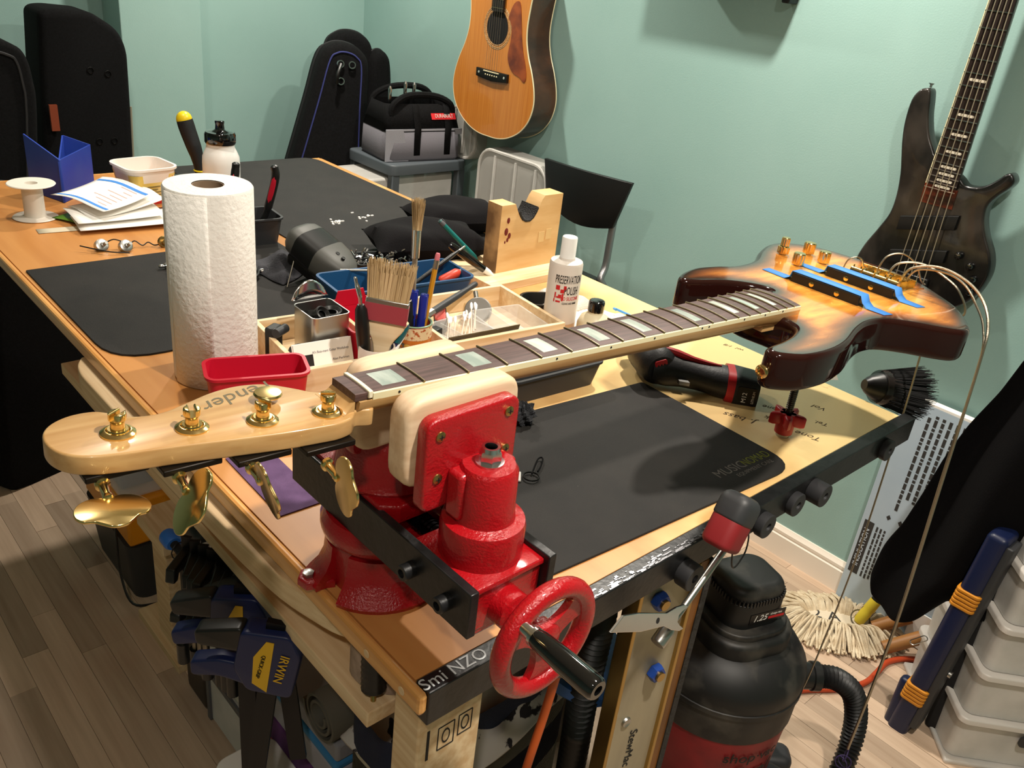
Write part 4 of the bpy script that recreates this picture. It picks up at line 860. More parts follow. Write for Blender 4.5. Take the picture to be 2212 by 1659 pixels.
# ---------------------------------------------------------------- small things on the front mat
def lump(c,r,seed,n=14,m_=9):
    q=random.Random(seed); mb=MB(); Ls=[]
    for k in range(m_+1):
        L=[]
        for i in range(n):
            t=1+.35*(q.random()-.5)+.22*math.sin(i*1.7+k); L.append((c[0]+r[0]*t*math.sin(PI*(k+.02)/m_)*math.cos(2*PI*i/n),c[1]+r[1]*t*math.sin(PI*(k+.02)/m_)*math.sin(2*PI*i/n),max(c[2]-r[2]*t*math.cos(PI*k/m_),c[2]-r[2])))
        Ls.append(L)
    return mb.layers(Ls)
solo(lump((.398,.292,ZM+.015),(.017,.013,.015),2,22,12),'steel_wool_tuft',mat('steel_wool','35363A',.8,.2,bump=1,bscale=700),'tuft of grey steel wool at the mat edge','steel wool',smooth=0)
kt=thing('key_tag','white tag with black cord loop lying behind the vise','tag',(.31,.19,ZM)); MB(fr((.285,.205,ZM),-.75)).box(-.03,-.011,0,.022,.011,.0025).build('tag_plate',WHITEP,kt,bevel=.001)
MB(fr((.311,.182,ZM+.003))).torus(.010,.0011,20,6).build('split_ring',mat('dark_ring','1E1D1C',.3,.8),kt); MB().tube(spline([(.316,.186,ZM+.003),(.330,.196,ZM+.004),(.345,.206,ZM+.004),(.352,.207,ZM+.004),(.350,.202,ZM+.004),(.338,.193,ZM+.003),(.326,.186,ZM+.003)],5,False),.0011,6).build('cord_loop',BLACKF,kt)
# ---------------------------------------------------------------- far left of the bench
bh=thing('blue_holder','folded blue plastic holder standing near the far bench end','holder',(.22,1.58,HB))
def panel(a,b,za,zb,name='panel',th=.003,m=BLUEP):
    a,b=Vector(a),Vector(b); n=Vector((-(b-a).y,(b-a).x,0)).normalized()*th
    vs=[(*a.xy,HB+.001),(*b.xy,HB+.001),(b.x,b.y,HB+zb),(a.x,a.y,HB+za)]
    vs=[Vector(v) for v in vs]; m_=MB(); m_.layers([vs,[v+n for v in vs]]); return m_.build(name,m,bh,smooth=0)
panel((.155,1.640,0),(.190,1.530,0),.125,.092); panel((.190,1.530,0),(.285,1.625,0),.092,.098); panel((.190,1.530,0),(.235,1.640,0),.088,.118); panel((.235,1.640,0),(.285,1.625,0),.118,.098)
MB().prism([(.158,1.64),(.192,1.533),(.282,1.623),(.236,1.642)],HB,HB+.004).build('base',mat('dark_base','15151A',.6),bh,smooth=0)
spo=fr((.110,1.452,HB)); solo(MB(spo).lathe([(.040,0),(.042,.0015),(.040,.003),(.021,.004),(.0195,.010),(.0195,.062),(.021,.067),(.043,.068),(.0445,.0695),(.043,.071),(.012,.0705),(.0115,.060),(.0001,.060)],40,cap=(True,False)),'thread_spool',mat('natural_spool','E3DCD0',.4),'empty white plastic spool near the far left bench edge','spool')
TS=.92
tb=thing('margarine_tub','yellow margarine tub with red base and white rim','tub',M=fr((.352,1.500,HB),.12))
TBM=WM[tb.name]; YT=mat('tub_yellow','E3BE4A',.4,col2='F0DFA0',nscale=14)
MB(TBM).shell(rrect(.082,.082,.018),rrect(.108,.108,.024),0,.082,.0016,lip=.004).build('tub',mat('tub_white','EFE4DA',.4),tb,smooth=50)
def rrs(k): return rrect(.082+.026*k/.082*1+.001,.082+.026*k/.082+.001,.019)
MB(TBM).layers([[(x,y,z) for x,y in rrs(z)] for z in (.014,.068)],False,False).build('yellow_wrap',YT,tb,smooth=50)
MB(TBM).layers([[(x,y,z) for x,y in rrs(z)] for z in (.0005,.0145)],False,False).build('red_band',mat('tub_red','C22A26',.4),tb,smooth=50)
for k in range(6): MB(TBM@frame((0,-.0478-.0004*k,.058-.006*k-(.004 if k>1 else 0)),(1,0,0),(0,.15,.99),(0,-1,0))).box(-.020,-.0011,.0002,.004+.006*((k*5)%3),.0011,.0006).build('print_line',REDINK if k<2 else mat('brown_print','7A6A3A',.8),tb,smooth=0)
MB(TBM@frame((.030,-.0500,.060),(1,0,0),(0,.15,.99),(0,-1,0))).box(-.006,-.008,0,.010,.008,.0006).build('red_patch',REDINK,tb,smooth=0)
ra=thing('shaping_rasp','rasp with black handle and yellow tip standing on the bench','rasp',(.53,1.63,HB))
MB(fr((.505,1.630,HB),-.3)).prism(rrect(.11,.032,.014),0,.012,rt=.004).build('shoe',BLACKP,ra)
hp_=[(.536,1.620,HB+.010),(.534,1.622,HB+.03),(.527,1.630,HB+.07),(.517,1.641,HB+.115),(.512,1.646,HB+.140)]
MB().tube(spline(hp_,4,False),[.016,.0155,.015,.0145,.014,.0142,.0148,.0155,.017,.018,.0185,.019,.0192,.0195,.0195,.0193,.019],18).build('handle',DRB,ra)
MB().ball((.5115,1.6465,HB+.142),(.0185,.0185,.019),18,10).build('yellow_tip',mat('bright_yellow','E9CC1E',.35),ra)
MB(fr((.536,1.620,HB+.024))).torus(.0168,.0022,24,8).build('yellow_ring',MATS['bright_yellow'],ra)
wb=thing('squeeze_bottle','white squeeze bottle with black push cap behind towel roll','bottle',(.525,1.485,HB)); WB=fr((.525,1.485,HB))
MB(WB).lathe([(.040,0),(.042,.004),(.042,.075),(.041,.090),(.036,.102),(.032,.110),(.031,.118),(.033,.122)],40).build('bottle',WHITEP,wb)
MB(WB).lathe([(.033,.120),(.0345,.123),(.0345,.140),(.032,.146),(.014,.149),(.0105,.152),(.0095,.163),(.0105,.166),(.0105,.170),(.009,.171)],36).build('cap',mat('gloss_black','0A0A0B',.07,coat=1),wb)
# papers
def sheet(cx,cy,w,d,rz,z,curl,m,label,group='loose papers on the bench',tilt=0,name='paper_sheet',cat='paper',stripe=None,lines=0):
    n=10; M_=fr((cx,cy,HB+z),rz,0,tilt); f=lambda u,v:(u*w/2,v*d/2,curl*((u+1)/2)**2+.25*curl*math.sin(2.5*v+1))
    T=thing(name,label,cat,M=M_,group=group); m_=MB(M_); vs=[f(i/n*2-1,j/n*2-1) for j in range(n+1) for i in range(n+1)]
    m_.add(vs,[(j*(n+1)+i,j*(n+1)+i+1,(j+1)*(n+1)+i+1,(j+1)*(n+1)+i) for j in range(n) for i in range(n)]); m_.build('sheet',m,T,solid=.0006)
    if stripe:
        for u0,u1 in stripe:
            q=MB(M_); q.layers([[(f(u0,v)[0],f(u0,v)[1],f(u0,v)[2]+.0007) for v in [k/8*1.9-.95 for k in range(9)]],[(f(u1,v)[0],f(u1,v)[1],f(u1,v)[2]+.0007) for v in [k/8*1.9-.95 for k in range(9)]]],False,False,closed=False); q.build('blue_stripe',TAPE,T,smooth=0)
    for k in range(lines):
        u=-.6+1.2*k/max(lines-1,1); q=MB(M_); L=.25+.5*((k*7)%5)/5
        q.layers([[(f(uu,v)[0],f(uu,v)[1],f(uu,v)[2]+.0007) for v in [-.7+L*1.3*t/4 for t in range(5)]] for uu in (u,u+.04)],False,False,closed=False); q.build('print_line',mat('pale_print','C9A9A0',.8),T,smooth=0)
    return T
sheet(.215,1.345,.26,.028,-.10,.001,.0,mat('grey_card','C9BFA6',.6),'long cream strip of card under the paper pile')
sheet(.215,1.415,.13,.10,.5,.004,.004,mat('green_packet','5C8C26',.35),'green foil packet under the white papers',name='foil_packet',cat='packet')
sheet(.310,1.395,.10,.07,-.4,.003,.006,mat('dark_packet','1E1D22',.3),'dark foil packet sticking out right of papers',name='foil_packet',cat='packet')
sheet(.255,1.345,.20,.10,-.12,.010,.003,PAPER,'white sheet at the bottom of the paper pile')
sheet(.240,1.375,.17,.11,-.05,.018,.006,PAPER,'white folded sheet in the middle of the paper pile',tilt=.02)
sheet(.255,1.400,.16,.10,.15,.026,.014,PAPER,'white wrinkled sheet near the top of the paper pile',tilt=-.05)
sheet(.235,1.420,.13,.15,.38,.040,.018,PAPER,'top instruction sheet with two blue stripes',tilt=.02,stripe=((-.86,-.74),(.70,.82)),lines=7)
# wiring harness: two pots and a jack
wh_=thing('wiring_harness','wired volume pots and jack lying beside the papers','wiring harness',(.20,1.19,HB))
for k,(x,y) in enumerate(((.155,1.205),(.192,1.185))):
    F=frame((x,y,HB+.012),(1,.2,0),(-.1,.5,.85),(.15,-.85,.5)); MB(F).lathe([(.0115,-.012),(.012,-.010),(.012,0),(.010,.001),(.0045,.001),(.0042,.007),(.003,.0075),(.003,.018)],20).build('potentiometer',STEEL,wh_)
MB(frame((.262,1.185,HB+.010),(1,0,0),(0,.3,.95),(0,-.95,.3))).lathe([(.010,-.003),(.0115,0),(.010,.003),(.005,.003),(.005,.010)],18).build('output_jack',BRASS,wh_)
for pts in ([(.118,1.215,HB+.012),(.135,1.20,HB+.009),(.16,1.178,HB+.006),(.19,1.165,HB+.004)],[(.200,1.190,HB+.012),(.215,1.205,HB+.012),(.225,1.195,HB+.005),(.238,1.20,HB+.008),(.245,1.188,HB+.005),(.255,1.182,HB+.008)],[(.16,1.21,HB+.012),(.176,1.205,HB+.020),(.192,1.195,HB+.015)]):
    MB().tube(spline(pts,5,False),.0012,6).build('wire',BLACKP,wh_)
# coiled cable
cc=thing('coiled_cable','coiled black instrument cable with metal plugs behind towel roll','cable',(.285,1.00,ZM)); m_=MB(); pts=[]
for k in range(140):
    a=k*.16; r=.068+.006*math.sin(k*.37)+.004*math.cos(k*.11); pts.append((.285+r*math.cos(a)*1.05,1.000+r*math.sin(a),ZM+.004+.0016*(k*.16/6.28)*1.3+.001*math.sin(k*.5)))
m_.tube(pts,.0030,8).build('cord',BLACKP,cc)
for p in ((.214,1.060,ZM+.006),(.352,.965,ZM+.006)):
    MB(along(p,Vector(p)+Vector((.02,-.004,0)))).lathe([(.002,-.012),(.0035,-.010),(.0032,-.002),(.0055,0),(.0055,.018),(.003,.02)],14).build('plug',CHROME,cc)
# grey rag
cloth('cleaning_rag',.405,.975,.13,.10,.040,.4,mat('grey_rag','3A3A3F',.95,bump=.4,bscale=300),'crumpled dark grey rag beside the black tool',21,z=ZM)
# black and grey tool on wire legs
gd=thing('desk_magnifier','rounded black and grey tool propped on thin wire legs','tool',(.43,.88,ZM))
ax0,ax1=Vector((.408,.935,HB+.086)),Vector((.452,.815,HB+.030)); axd=(ax1-ax0).normalized(); gy=Vector((0,0,1)).cross(axd).normalized(); gz=axd.cross(gy)
Lg=(ax1-ax0).length
def gsec(t,w,h,e=.6): return [ax0+axd*Lg*t+gy*(w*math.copysign(abs(math.cos(a))**e,math.cos(a)))+gz*(h*math.copysign(abs(math.sin(a))**e,math.sin(a))) for a in [2*PI*k/24 for k in range(24)]]
MB().layers([gsec(.0,.014,.010),gsec(.03,.030,.020),gsec(.10,.038,.026),gsec(.22,.041,.028)]).build('grey_end',mat('warm_grey','4E4E4A',.5),gd)
MB().layers([gsec(.21,.041,.028),gsec(.55,.042,.029)]).build('black_middle',BLACKP,gd)
MB().layers([gsec(.54,.0425,.0295),gsec(.70,.040,.028),gsec(.88,.030,.022),gsec(.98,.018,.013),gsec(1.02,.008,.006)]).build('grey_end',MATS['warm_grey'],gd)
MB().layers([[ax0+axd*Lg*t+gy*w+gz*h_ for w,h_ in ((-.038,-.02),(.038,-.02),(.03,-.045),(-.03,-.045))] for t in (.15,.75)]).build('black_hood',BLACKM,gd,bevel=.006)
for t,d_ in ((.70,.004),(.80,.0035)): MB(frame(ax0+axd*Lg*t+gz*.0275-gy*.006,axd,gy,gz)).lathe([(d_,-.004),(d_,.001),(.001,.0015)],12).build('button',BLACKP,gd)
for a,b in (((.392,.905,HB+.062),(.362,.885,ZM+.001)),((.440,.855,HB+.048),(.416,.864,ZM+.001)),((.44,.93,HB+.06),(.465,.945,ZM+.001)),((.46,.86,HB+.035),(.485,.875,ZM+.001))): MB().cyl(a,b,.0013,8).build('wire_leg',DSTEEL,gd)
solo(MB().tube([(.425,.810,HB+.052),(.450,.785,HB+.056),(.505,.750,HB+.060)],.0022,8),'steel_rod',STEEL,'thin steel rod sticking out of the blue bin','rod')
# tray of loose hardware
ht=thing('hardware_tray','black tray beside the cushion full of loose shiny screws','tray',M=fr((.565,.885,ZM),-.3)); HT=WM[ht.name]
MB(HT).shell(rrect(.10,.06,.008),rrect(.115,.072,.01),0,.028,.002,lip=.002).build('tub',BLACKP,ht,smooth=50)
q=random.Random(4); m_=MB(HT)
for k in range(90):
    p=Vector(((q.random()-.5)*.10-.012,(q.random()-.5)*.06,.012+.022*q.random())); d=Vector((q.random()-.5,q.random()-.5,(q.random()-.5)*.8)).normalized(); m_.cyl(p,p+d*(.006+.01*q.random()),.0012+.0016*q.random(),6)
o=m_.build('loose_hardware',CHROME,ht); o['kind']='stuff'
# crumbs on the far mat
m_=MB(); q=random.Random(9)
for k in range(26): x,y=(.655+q.gauss(0,.012),1.19+q.gauss(0,.012)) if k<16 else (.73+q.gauss(0,.015),1.20+q.gauss(0,.012)); m_.cbox((x,y,ZM+.001),(.003+.004*q.random(),.002+.003*q.random(),.002))
o=tag(m_.build('wood_crumbs',PAPER,smooth=0),'scatter of pale wood crumbs on the far mat','crumbs'); o['kind']='stuff'
# ---------------------------------------------------------------- on and under the front bar
MAG=mat('magnet_ferrite','2A2A2C',.55)
for k,(x,z,th,lab) in enumerate(((.866,.880,.010,'round ring magnet at the right end of the black bar'),(.653,.884,.022,'thick double ring magnet on the black bar'),(.606,.880,.010,'thin ring magnet just left of the double magnet'),(.533,.876,.012,'ring magnet on the bar above the blue insulation side'),(.372,.872,.018,'ring magnet on the bar behind the steel pickup rod'))):
    solo(MB(frame((x,-.0206,z-.006),(1,0,0),(0,0,1),(0,-1,0))).lathe([(.0165,0),(.017,.001),(.017,th-.001),(.016,th),(.0055,th),(.005,th-.004),(.0001,th-.004)],28,cap=(True,False)),'ring_magnet',MAG,lab,'magnet','ring magnets on the bench bar')
pk=thing('pickup_tool','telescopic pickup tool with red and black head hanging on bar','tool',(.40,-.055,.83))
hc=Vector((.392,-.052,.940)); hdz=Vector((-.52,-.05,-.85)).normalized(); HFm=frame(hc,Vector((0,-1,0)).cross(hdz).normalized(),hdz.cross(Vector((0,-1,0)).cross(hdz).normalized()),hdz)
MB(HFm).prism(rrect(.044,.038,.012),-.012,.026,rt=.007,rb=.004,seg=4).build('red_head',mat('dull_red','7E1A1E',.55),pk)
MB(HFm).prism(rrect(.046,.040,.013),-.040,-.008,rt=.003,rb=.012,seg=4).build('black_cap',DGREYP,pk)
r0,r1=Vector((.418,-.045,.905)),Vector((.309,-.056,.838))
MB().cyl(r0,r1,.0042,14).build('steel_rod',STEEL,pk); MB(along(r1,r1+(r1-r0))).lathe([(.0075,-.002),(.0088,.002),(.0088,.020),(.008,.0215)],20).build('magnet_tip',STEEL,pk)
MB().tube(spline([(.428,-.05,.922),(.448,-.05,.905),(.452,-.05,.878),(.438,-.05,.862),(.428,-.05,.868),(.420,-.05,.893)],5,False),.0011,6).build('cord_loop',BLACKP,pk)
ww=[(-.070,-.006),(-.02,-.0085),(.02,-.0060),(.036,-.0105),(.052,-.0125),(.060,-.0105),(.050,-.0065),(.0445,-.003),(.0445,.003),(.050,.0065),(.060,.0105),(.052,.0125),(.036,.0105),(.02,.0060),(-.03,.0085),(-.055,.0075)]
wr=thing('flat_wrench','flat silver open end wrench stuck to the pickup tool','wrench',M=frame((.262,-.064,.880),(.90,.0,-.42),(.38,.25,.88),(.11,-.96,.23))@Matrix.Scale(1.2,4)); MB(WM[wr.name]).prism(ww,-.0012,.0012).build('blade',CHROME,wr,smooth=0,bevel=.0005)
MB(WM[wr.name]@Matrix.Translation((.006,0,0))).lathe([(.0028,-.0014),(.0028,.0014)],14).build('hole',INK,wr)
# levelling beam
bmz=thing('levelling_beam','long steel channel beam with blue knob leaning under the bench','beam',(.40,.02,0)); BR_=frame((.398,.016,0),(1,0,0),(0,1,0),(0,0,1))@Matrix.Rotation(-.15,4,'Z')
BSTL=mat('tarnished_steel','9C917C',.5,.45,col2='B5A98F',nscale=8,stretch=(2,1,.5))
MB(BR_).box(-.046,-.006,0,.046,.010,.832).build('web',BSTL,bmz,smooth=0,bevel=.001)
for sg in (-1,1): MB(BR_).box(sg*.046-.003,-.012,0,sg*.046+.003,.014,.832).build('flange',BRASS,bmz,smooth=0,bevel=.001)
MB(BR_).box(.050,-.010,0,.064,.014,.832).build('wood_edge',mat('brown_edge','8A5520',.45,col2='5F3812',nscale=20,stretch=(1,1,.2)),bmz,smooth=0)
MB(BR_).box(.064,-.012,0,.074,.014,.83).build('grit_edge',mat('grit','2E2A27',.8,bump=1,bscale=90),bmz,smooth=0)
for z,kx in ((.665,.012),(.795,-.012)):
    MB(BR_@frame((kx,-.006,z),(1,0,0),(0,0,1),(0,-1,0))).lathe([(.0125,.001),(.013,.006),(.0115,.012)],6).build('blue_knob',mat('knob_blue','1B3F8C',.4),bmz); MB(BR_@frame((kx,-.006,z),(1,0,0),(0,0,1),(0,-1,0))).lathe([(.007,.011),(.007,.016),(.004,.016)],16).build('bolt',BRASS,bmz)
MB(BR_@frame((-.018,-.0062,.585),(1,0,0),(0,0,1),(0,-1,0))).lathe([(.008,0),(.007,.003),(.004,.0015)],16).build('bolt',STEEL,bmz)
text('lettering','StewMac',.020,BR_@frame((.002,-.0066,.525),(0,0,-1),(1,0,0),(0,-1,0)),INK,bmz,depth=.0002,shear=.2)
# vacuum hose, cord with plug, striped bag
def hose(pts,r,name,m,label,cat,n=6,amp=.15,parent=None,step=1):
    p=spline(pts,n,False); rr=[r*(1+amp*(1 if (i%2) else -1)) for i in range(len(p))]; m_=MB().tube(p,rr,14)
    return m_.build(name,m,parent) if parent else solo(m_,name,m,label,cat,smooth=80)
HOSE=mat('hose_black','141415',.45)
hose([(.325,.050,.86),(.338,.058,.77),(.345,.064,.69),(.352,.070,.60),(.366,.078,.50),(.382,.088,.38),(.39,.095,.20),(.39,.10,.03)],.019,'corrugated_hose',HOSE,'black corrugated hose hanging behind the steel beam','hose',n=16)
ec=thing('extension_cord','orange extension cord with grey plug hanging under the vise','cord',(.24,.05,0))
MB().tube(spline([(.243,.035,.735),(.238,.040,.66),(.226,.045,.56),(.220,.052,.42),(.215,.06,.25),(.215,.065,.10),(.24,.05,.008),(.34,-.05,.006)],6,False),.0055,10).build('cord',mat('cord_orange','C8581E',.5),ec)
MB(along((.243,.035,.735),(.250,.030,.79))).lathe([(.008,0),(.014,.008),(.0155,.03),(.014,.05)],8).build('plug',GREYP,ec); MB(along((.250,.030,.785),(.255,.026,.82))).lathe([(.014,0),(.0145,.03),(.012,.034)],8).build('socket',mat('beige_plug','B9AD9C',.5),ec)
sbg=thing('striped_storage_bag','navy and white striped fabric storage bag under the bench','bag',(.28,.21,0))
bgo=[(p.x,p.y) for p in spline([(.125,.165,0),(.27,.140,0),(.435,.165,0),(.455,.21,0),(.435,.268,0),(.27,.285,0),(.125,.268,0),(.105,.21,0)],5)]
NVF=mat('navy_canvas','0F1730',.9,bump=.3,bscale=500); CRF=mat('cream_canvas','A8A08C',.9,bump=.3,bscale=500)
nb=8
for k in range(nb):
    z0,z1=.58*k/nb,.58*(k+1)/nb; MB().layers([[(x,y,z) for x,y in bgo] for z in (z0+.001,z1)],False,False).build('stripe_band',NVF if k%2 else CRF,sbg,smooth=60)
MB().prism(bgo,.02,.50).build('filling',BLACKF,sbg)
PRT=mat('printed_fabric','B5AFAA',.9,col2='17131A',nscale=22,contrast=(.58,.6))
cloth('printed_shirt',.270,.200,.30,.15,.11,.05,PRT,'white shirt with dark print bundled in the striped bag',13,z=.505,sharp=3.5)
# ---------------------------------------------------------------- left side below the bench
solo(lump((.49,.215,.24),(.055,.06,.235),31,20,14),'fabric_sack',mat('pale_sack','A99C8C',.95,bump=.5,bscale=120),'pale fabric sack slumped behind the steel beam','sack',sub=1)
solo(MB(fr((.395,.135,.60),0,.3,.25)).lathe([(.085,0),(.09,.006),(.088,.02),(.07,.024),(.0001,.025)],30),'plastic_plate',mat('lid_blue','1E4F8C',.5),'blue round plastic plate on the bag behind the handwheel','plate')
GRM=mat('foam_mat_grey','5A564B',.8)
def spiral(c,r0,turns,L,th,label):
    F=frame(c,(0,1,0),(0,0,1),(1,0,0)); n=int(turns*26); o=[];i_=[]
    for k in range(n+1):
        a=-k/26*2*PI; r=r0-.0105*k/26; o.append((r*math.cos(a),r*math.sin(a))); i_.append(((r-th)*math.cos(a),(r-th)*math.sin(a)))
    m_=MB(F); ring=o+i_[::-1]; m_.layers([[(x,y,z) for x,y in ring] for z in (0,L)]); return solo(m_,'rolled_mat',GRM,label,'mat')
spiral((.098,.325,.500),.044,2.6,.30,.0045,'rolled up grey foam mat lying on the folded fabric stack')
STK=[((.12,.296,0,.46,.60,.16),'dark_bin','17161B','dark storage box at the bottom of the fabric stack'),((.118,.296,.16,.46,.60,.24),'folded_fabric','3B1F45','deep purple folded fabric above the dark storage box'),((.115,.296,.24,.46,.59,.285),'folded_fabric','B9471F','orange folded fabric between purple layers'),((.112,.298,.285,.46,.60,.345),'folded_fabric','55255F','bright purple folded fabric in the middle of the stack'),((.112,.298,.345,.46,.60,.40),'folded_fabric','8D8A92','pale grey folded fabric near the top of the stack'),((.110,.298,.40,.46,.60,.418),'folded_fabric','2F6E9C','thin blue folded fabric in the stack'),((.112,.298,.418,.46,.60,.455),'folded_fabric','7E7C80','grey folded fabric on top of the stack')]
for (a,b,c,d,e,f),n_,h_,lab in STK: solo(MB().box(a,b,c+.0005,d,e,f-.0005),n_,mat('fabric_'+h_,h_,.85,bump=.3,bscale=60),lab,'box' if n_=='dark_bin' else 'fabric',bevel=.006,bseg=3)
wl=thing('lidded_tub','clear plastic tub with white lid at the bottom edge','tub',M=fr((.095,.405,0),.0)); WL=WM[wl.name]
MB(fr((.062,.425,0))).shell(rrect(.085,.13,.02),rrect(.095,.14,.022),0,.285,.002,lip=.003).build('tub',FROST,wl,smooth=50); MB(fr((.062,.425,.286))).prism(rrect(.104,.150,.025),0,.012,rt=.004).build('lid',WHITEP,wl)
du=thing('drawer_unit','black drawer unit with clear drawers standing under the bench','drawer unit',(.30,.78,0))
MB().box(.150,.842,0,.46,.955,.47).build('side_case',BLACKP,du,bevel=.02,bseg=3)
for k in range(3):
    z0=.01+.15*k; MB().box(.152,.625,z0,.455,.838,z0+.142).build('drawer',FROST,du,bevel=.004); MB().box(.147,.625,z0+.128,.152,.838,z0+.142).build('drawer_lip',GREYP,du)
    MB().box(.147,.826,z0,.152,.838,z0+.142).build('drawer_lip',GREYP,du)
tl=thing('wooden_trestle','pale pine post on a foot board under the bench side','trestle',(.22,1.09,0))
MB().box(.150,.990,0,.42,1.215,.022).build('foot_board',PINE,tl,smooth=0,bevel=.002); MB().box(.165,1.05,.022,.245,1.125,.30).build('post',PINE,tl,smooth=0,bevel=.002); MB().box(.150,1.02,.30,.30,1.16,.335).build('cap_board',PINE,tl,smooth=0,bevel=.002); MB().box(.245,1.06,.20,.42,1.11,.27).build('brace',PINE,tl,smooth=0,bevel=.002)
tbx=thing('tool_tote','black tool box with yellow upper case standing on the floor','tool box',(.32,1.40,0))
MB().layers([[(x,y,z) for x,y in rrect(.26-a,.30-a,.03,cx=.285,cy=1.40)] for z,a in ((0,.03),(.165,0))]).build('case',DGREYP,tbx,smooth=50); MB().box(.160,1.255,.167,.41,1.545,.29).build('upper_case',ORANGEP,tbx,bevel=.008)
MB().tube(spline([(.150,1.30,.25),(.140,1.28,.19),(.135,1.26,.10),(.145,1.23,.03),(.20,1.22,.012)],6,False),.003,6).build('cable',BLACKP,tbx)
ct=thing('clear_tub','clear tub with blue contents resting on the yellow case','tub',M=fr((.26,1.40,.291))); MB(WM[ct.name]).shell(rrect(.20,.26,.02),rrect(.22,.28,.025),0,.075,.002,lip=.003).build('tub',CLEAR,ct,smooth=50)
for k,(x,y,h_) in enumerate(((-.05,-.06,.05),(.02,.0,.045),(-.04,.07,.055))): MB(WM[ct.name]).cbox((x,y,.004+h_/2),(.08,.07,h_)).build('blue_packet',mat('navy_packet','26406E',.5),ct,bevel=.006)
# clamps hanging under the side rail
def bar_clamp(M_,label,group):
    T=thing('bar_clamp',label,'clamp',M=M_,group=group); MB(M_).box(-.003,-.009,-.20,.003,.009,.01).build('bar',mat('clamp_bar','17171A',.4,.5),T,smooth=0)
    MB(M_).prism([(-.012,0),(-.012,.018),(.06,.012),(.066,-.014),(.052,-.016),(.046,-.004),(.012,-.010)],-.009,.009,frame((0,0,-.03),(-1,0,0),(0,0,1),(0,1,0))).build('fixed_jaw',BLACKP,T,bevel=.003)
    MB(M_).prism([(-.012,-.03),(-.012,.030),(.03,.030),(.058,.020),(.062,.004),(.046,.0),(.02,-.02)],-.010,.010,frame((0,0,-.14),(-1,0,0),(0,0,1),(0,1,0))).build('sliding_jaw',BLACKP,T,bevel=.003)
    MB(M_).cyl((-.04,0,-.135),(-.04,0,-.20),.006,10).build('screw',DSTEEL,T); MB(M_).cyl((-.04,0,-.20),(-.04,0,-.245),.011,12).build('grip',BLACKP,T); return T
nm=('first','second','third','fourth','fifth','sixth','seventh')
b0=None
for k in range(7):
    M_=fr((.004+.004*(k%2),.345+.040*k,.775),0); M_=fr((.012-.003*k,.372+.019*k,.772-.004*k),PI*.25+.12*((k%3)-1))@Matrix.Scale(.75,4)
    lab='black bar clamp hanging under the bench side, %s from the blue clamps'%nm[k]
    b0=bar_clamp(M_,lab,'black bar clamps in a row') if k==0 else dup(b0,M_,lab,'black bar clamps in a row')
def quick(M_,label):
    T=thing('quick_clamp',label,'clamp',M=M_,group='blue quick grip clamps'); MB(M_).box(-.004,-.011,-.28,.004,.011,.055).build('bar',MATS['clamp_bar'],T,smooth=0)
    F=frame((0,0,0),(0,1,0),(0,0,1),(-1,0,0))
    MB(M_).prism(poly_round([(-.030,-.045),(.022,-.045),(.040,-.015),(.036,.042),(-.020,.048),(-.034,.02)],.008),-.014,.014,F,rt=.003,rb=.003).build('body',NAVY,T)
    MB(M_).prism(poly_round([(.030,.008),(.085,.006),(.089,.026),(.035,.044)],.007),-.011,.011,F,rt=.003,rb=.003).build('black_grip',BLACKP,T)
    MB(M_).prism(poly_round([(.022,-.042),(.055,-.036),(.088,-.044),(.091,-.022),(.058,-.010),(.030,-.010)],.007),-.010,.010,F,rt=.003,rb=.003).build('trigger',NAVY,T)
    MB(M_).prism([(-.002,-.040),(.016,-.030),(.018,.010),(.006,.036),(-.003,.036)],.0138,.0150,F).build('yellow_label',YELLOWP,T,smooth=0)
    text('lettering','IRWIN',.015,M_@frame((-.0152,-.0145,.0),(0,0.12,-.99),(0,-.99,-.12),(-1,0,0)),YELLOWP,T,depth=.0003); text('lettering','QUICK-GRIP',.0065,M_@frame((-.0153,.0085,-.002),(0,.12,-.99),(0,-.99,-.12),(-1,0,0)),INK,T,depth=.0003)
    return T
qc=quick(fr((-.002,.332,.722),PI*.25),'blue quick clamp with yellow label, upper of the two'); dup(qc,fr((-.012,.245,.738),PI*.25,.12),'blue quick clamp with yellow label, lower of the two'); dup(qc,fr((.040,.335,.728),PI*.3,-.1),'blue quick clamp tucked close under the bench rail')
sp_=thing('spring_clamp_rod','black clamp rod with blue cap and loose spring','clamp',(.0,.50,.62))
a_,b_=Vector((.000,.552,.700)),Vector((.004,.452,.690)); MB().cyl(a_,b_,.006,12).build('rod',BLACKM,sp_); MB(along(b_+(a_-b_)*.97,a_+(a_-b_)*.3)).lathe([(.010,0),(.0125,.004),(.0125,.020),(.011,.023)],16).build('blue_cap',mat('cap_blue','2A66B8',.5),sp_)
m_=MB(along(a_,b_)); m_.tube([(.012*math.cos(k*.5),.012*math.sin(k*.5),.012+k*.0013) for k in range(72)],.0009,5).build('spring',MATS['clamp_bar'],sp_)
MB(fr((.058,.118,.80))).box(-.004,-.004,0,.004,.004,.02).build('peg',PINE,bench)
hose([(.018,.088,.868),(.016,.086,.84),(.015,.083,.81)],.0125,'threaded_stop',BLACKP,'black threaded rubber stop hanging under the bench corner','stop',n=10,amp=.06)
solo(MB(along((.015,.083,.806),(.013,.080,.798))).lathe([(.003,0),(.003,.010)],10),'steel_pin',BRASS,'small brass pin below the black threaded stop','pin')
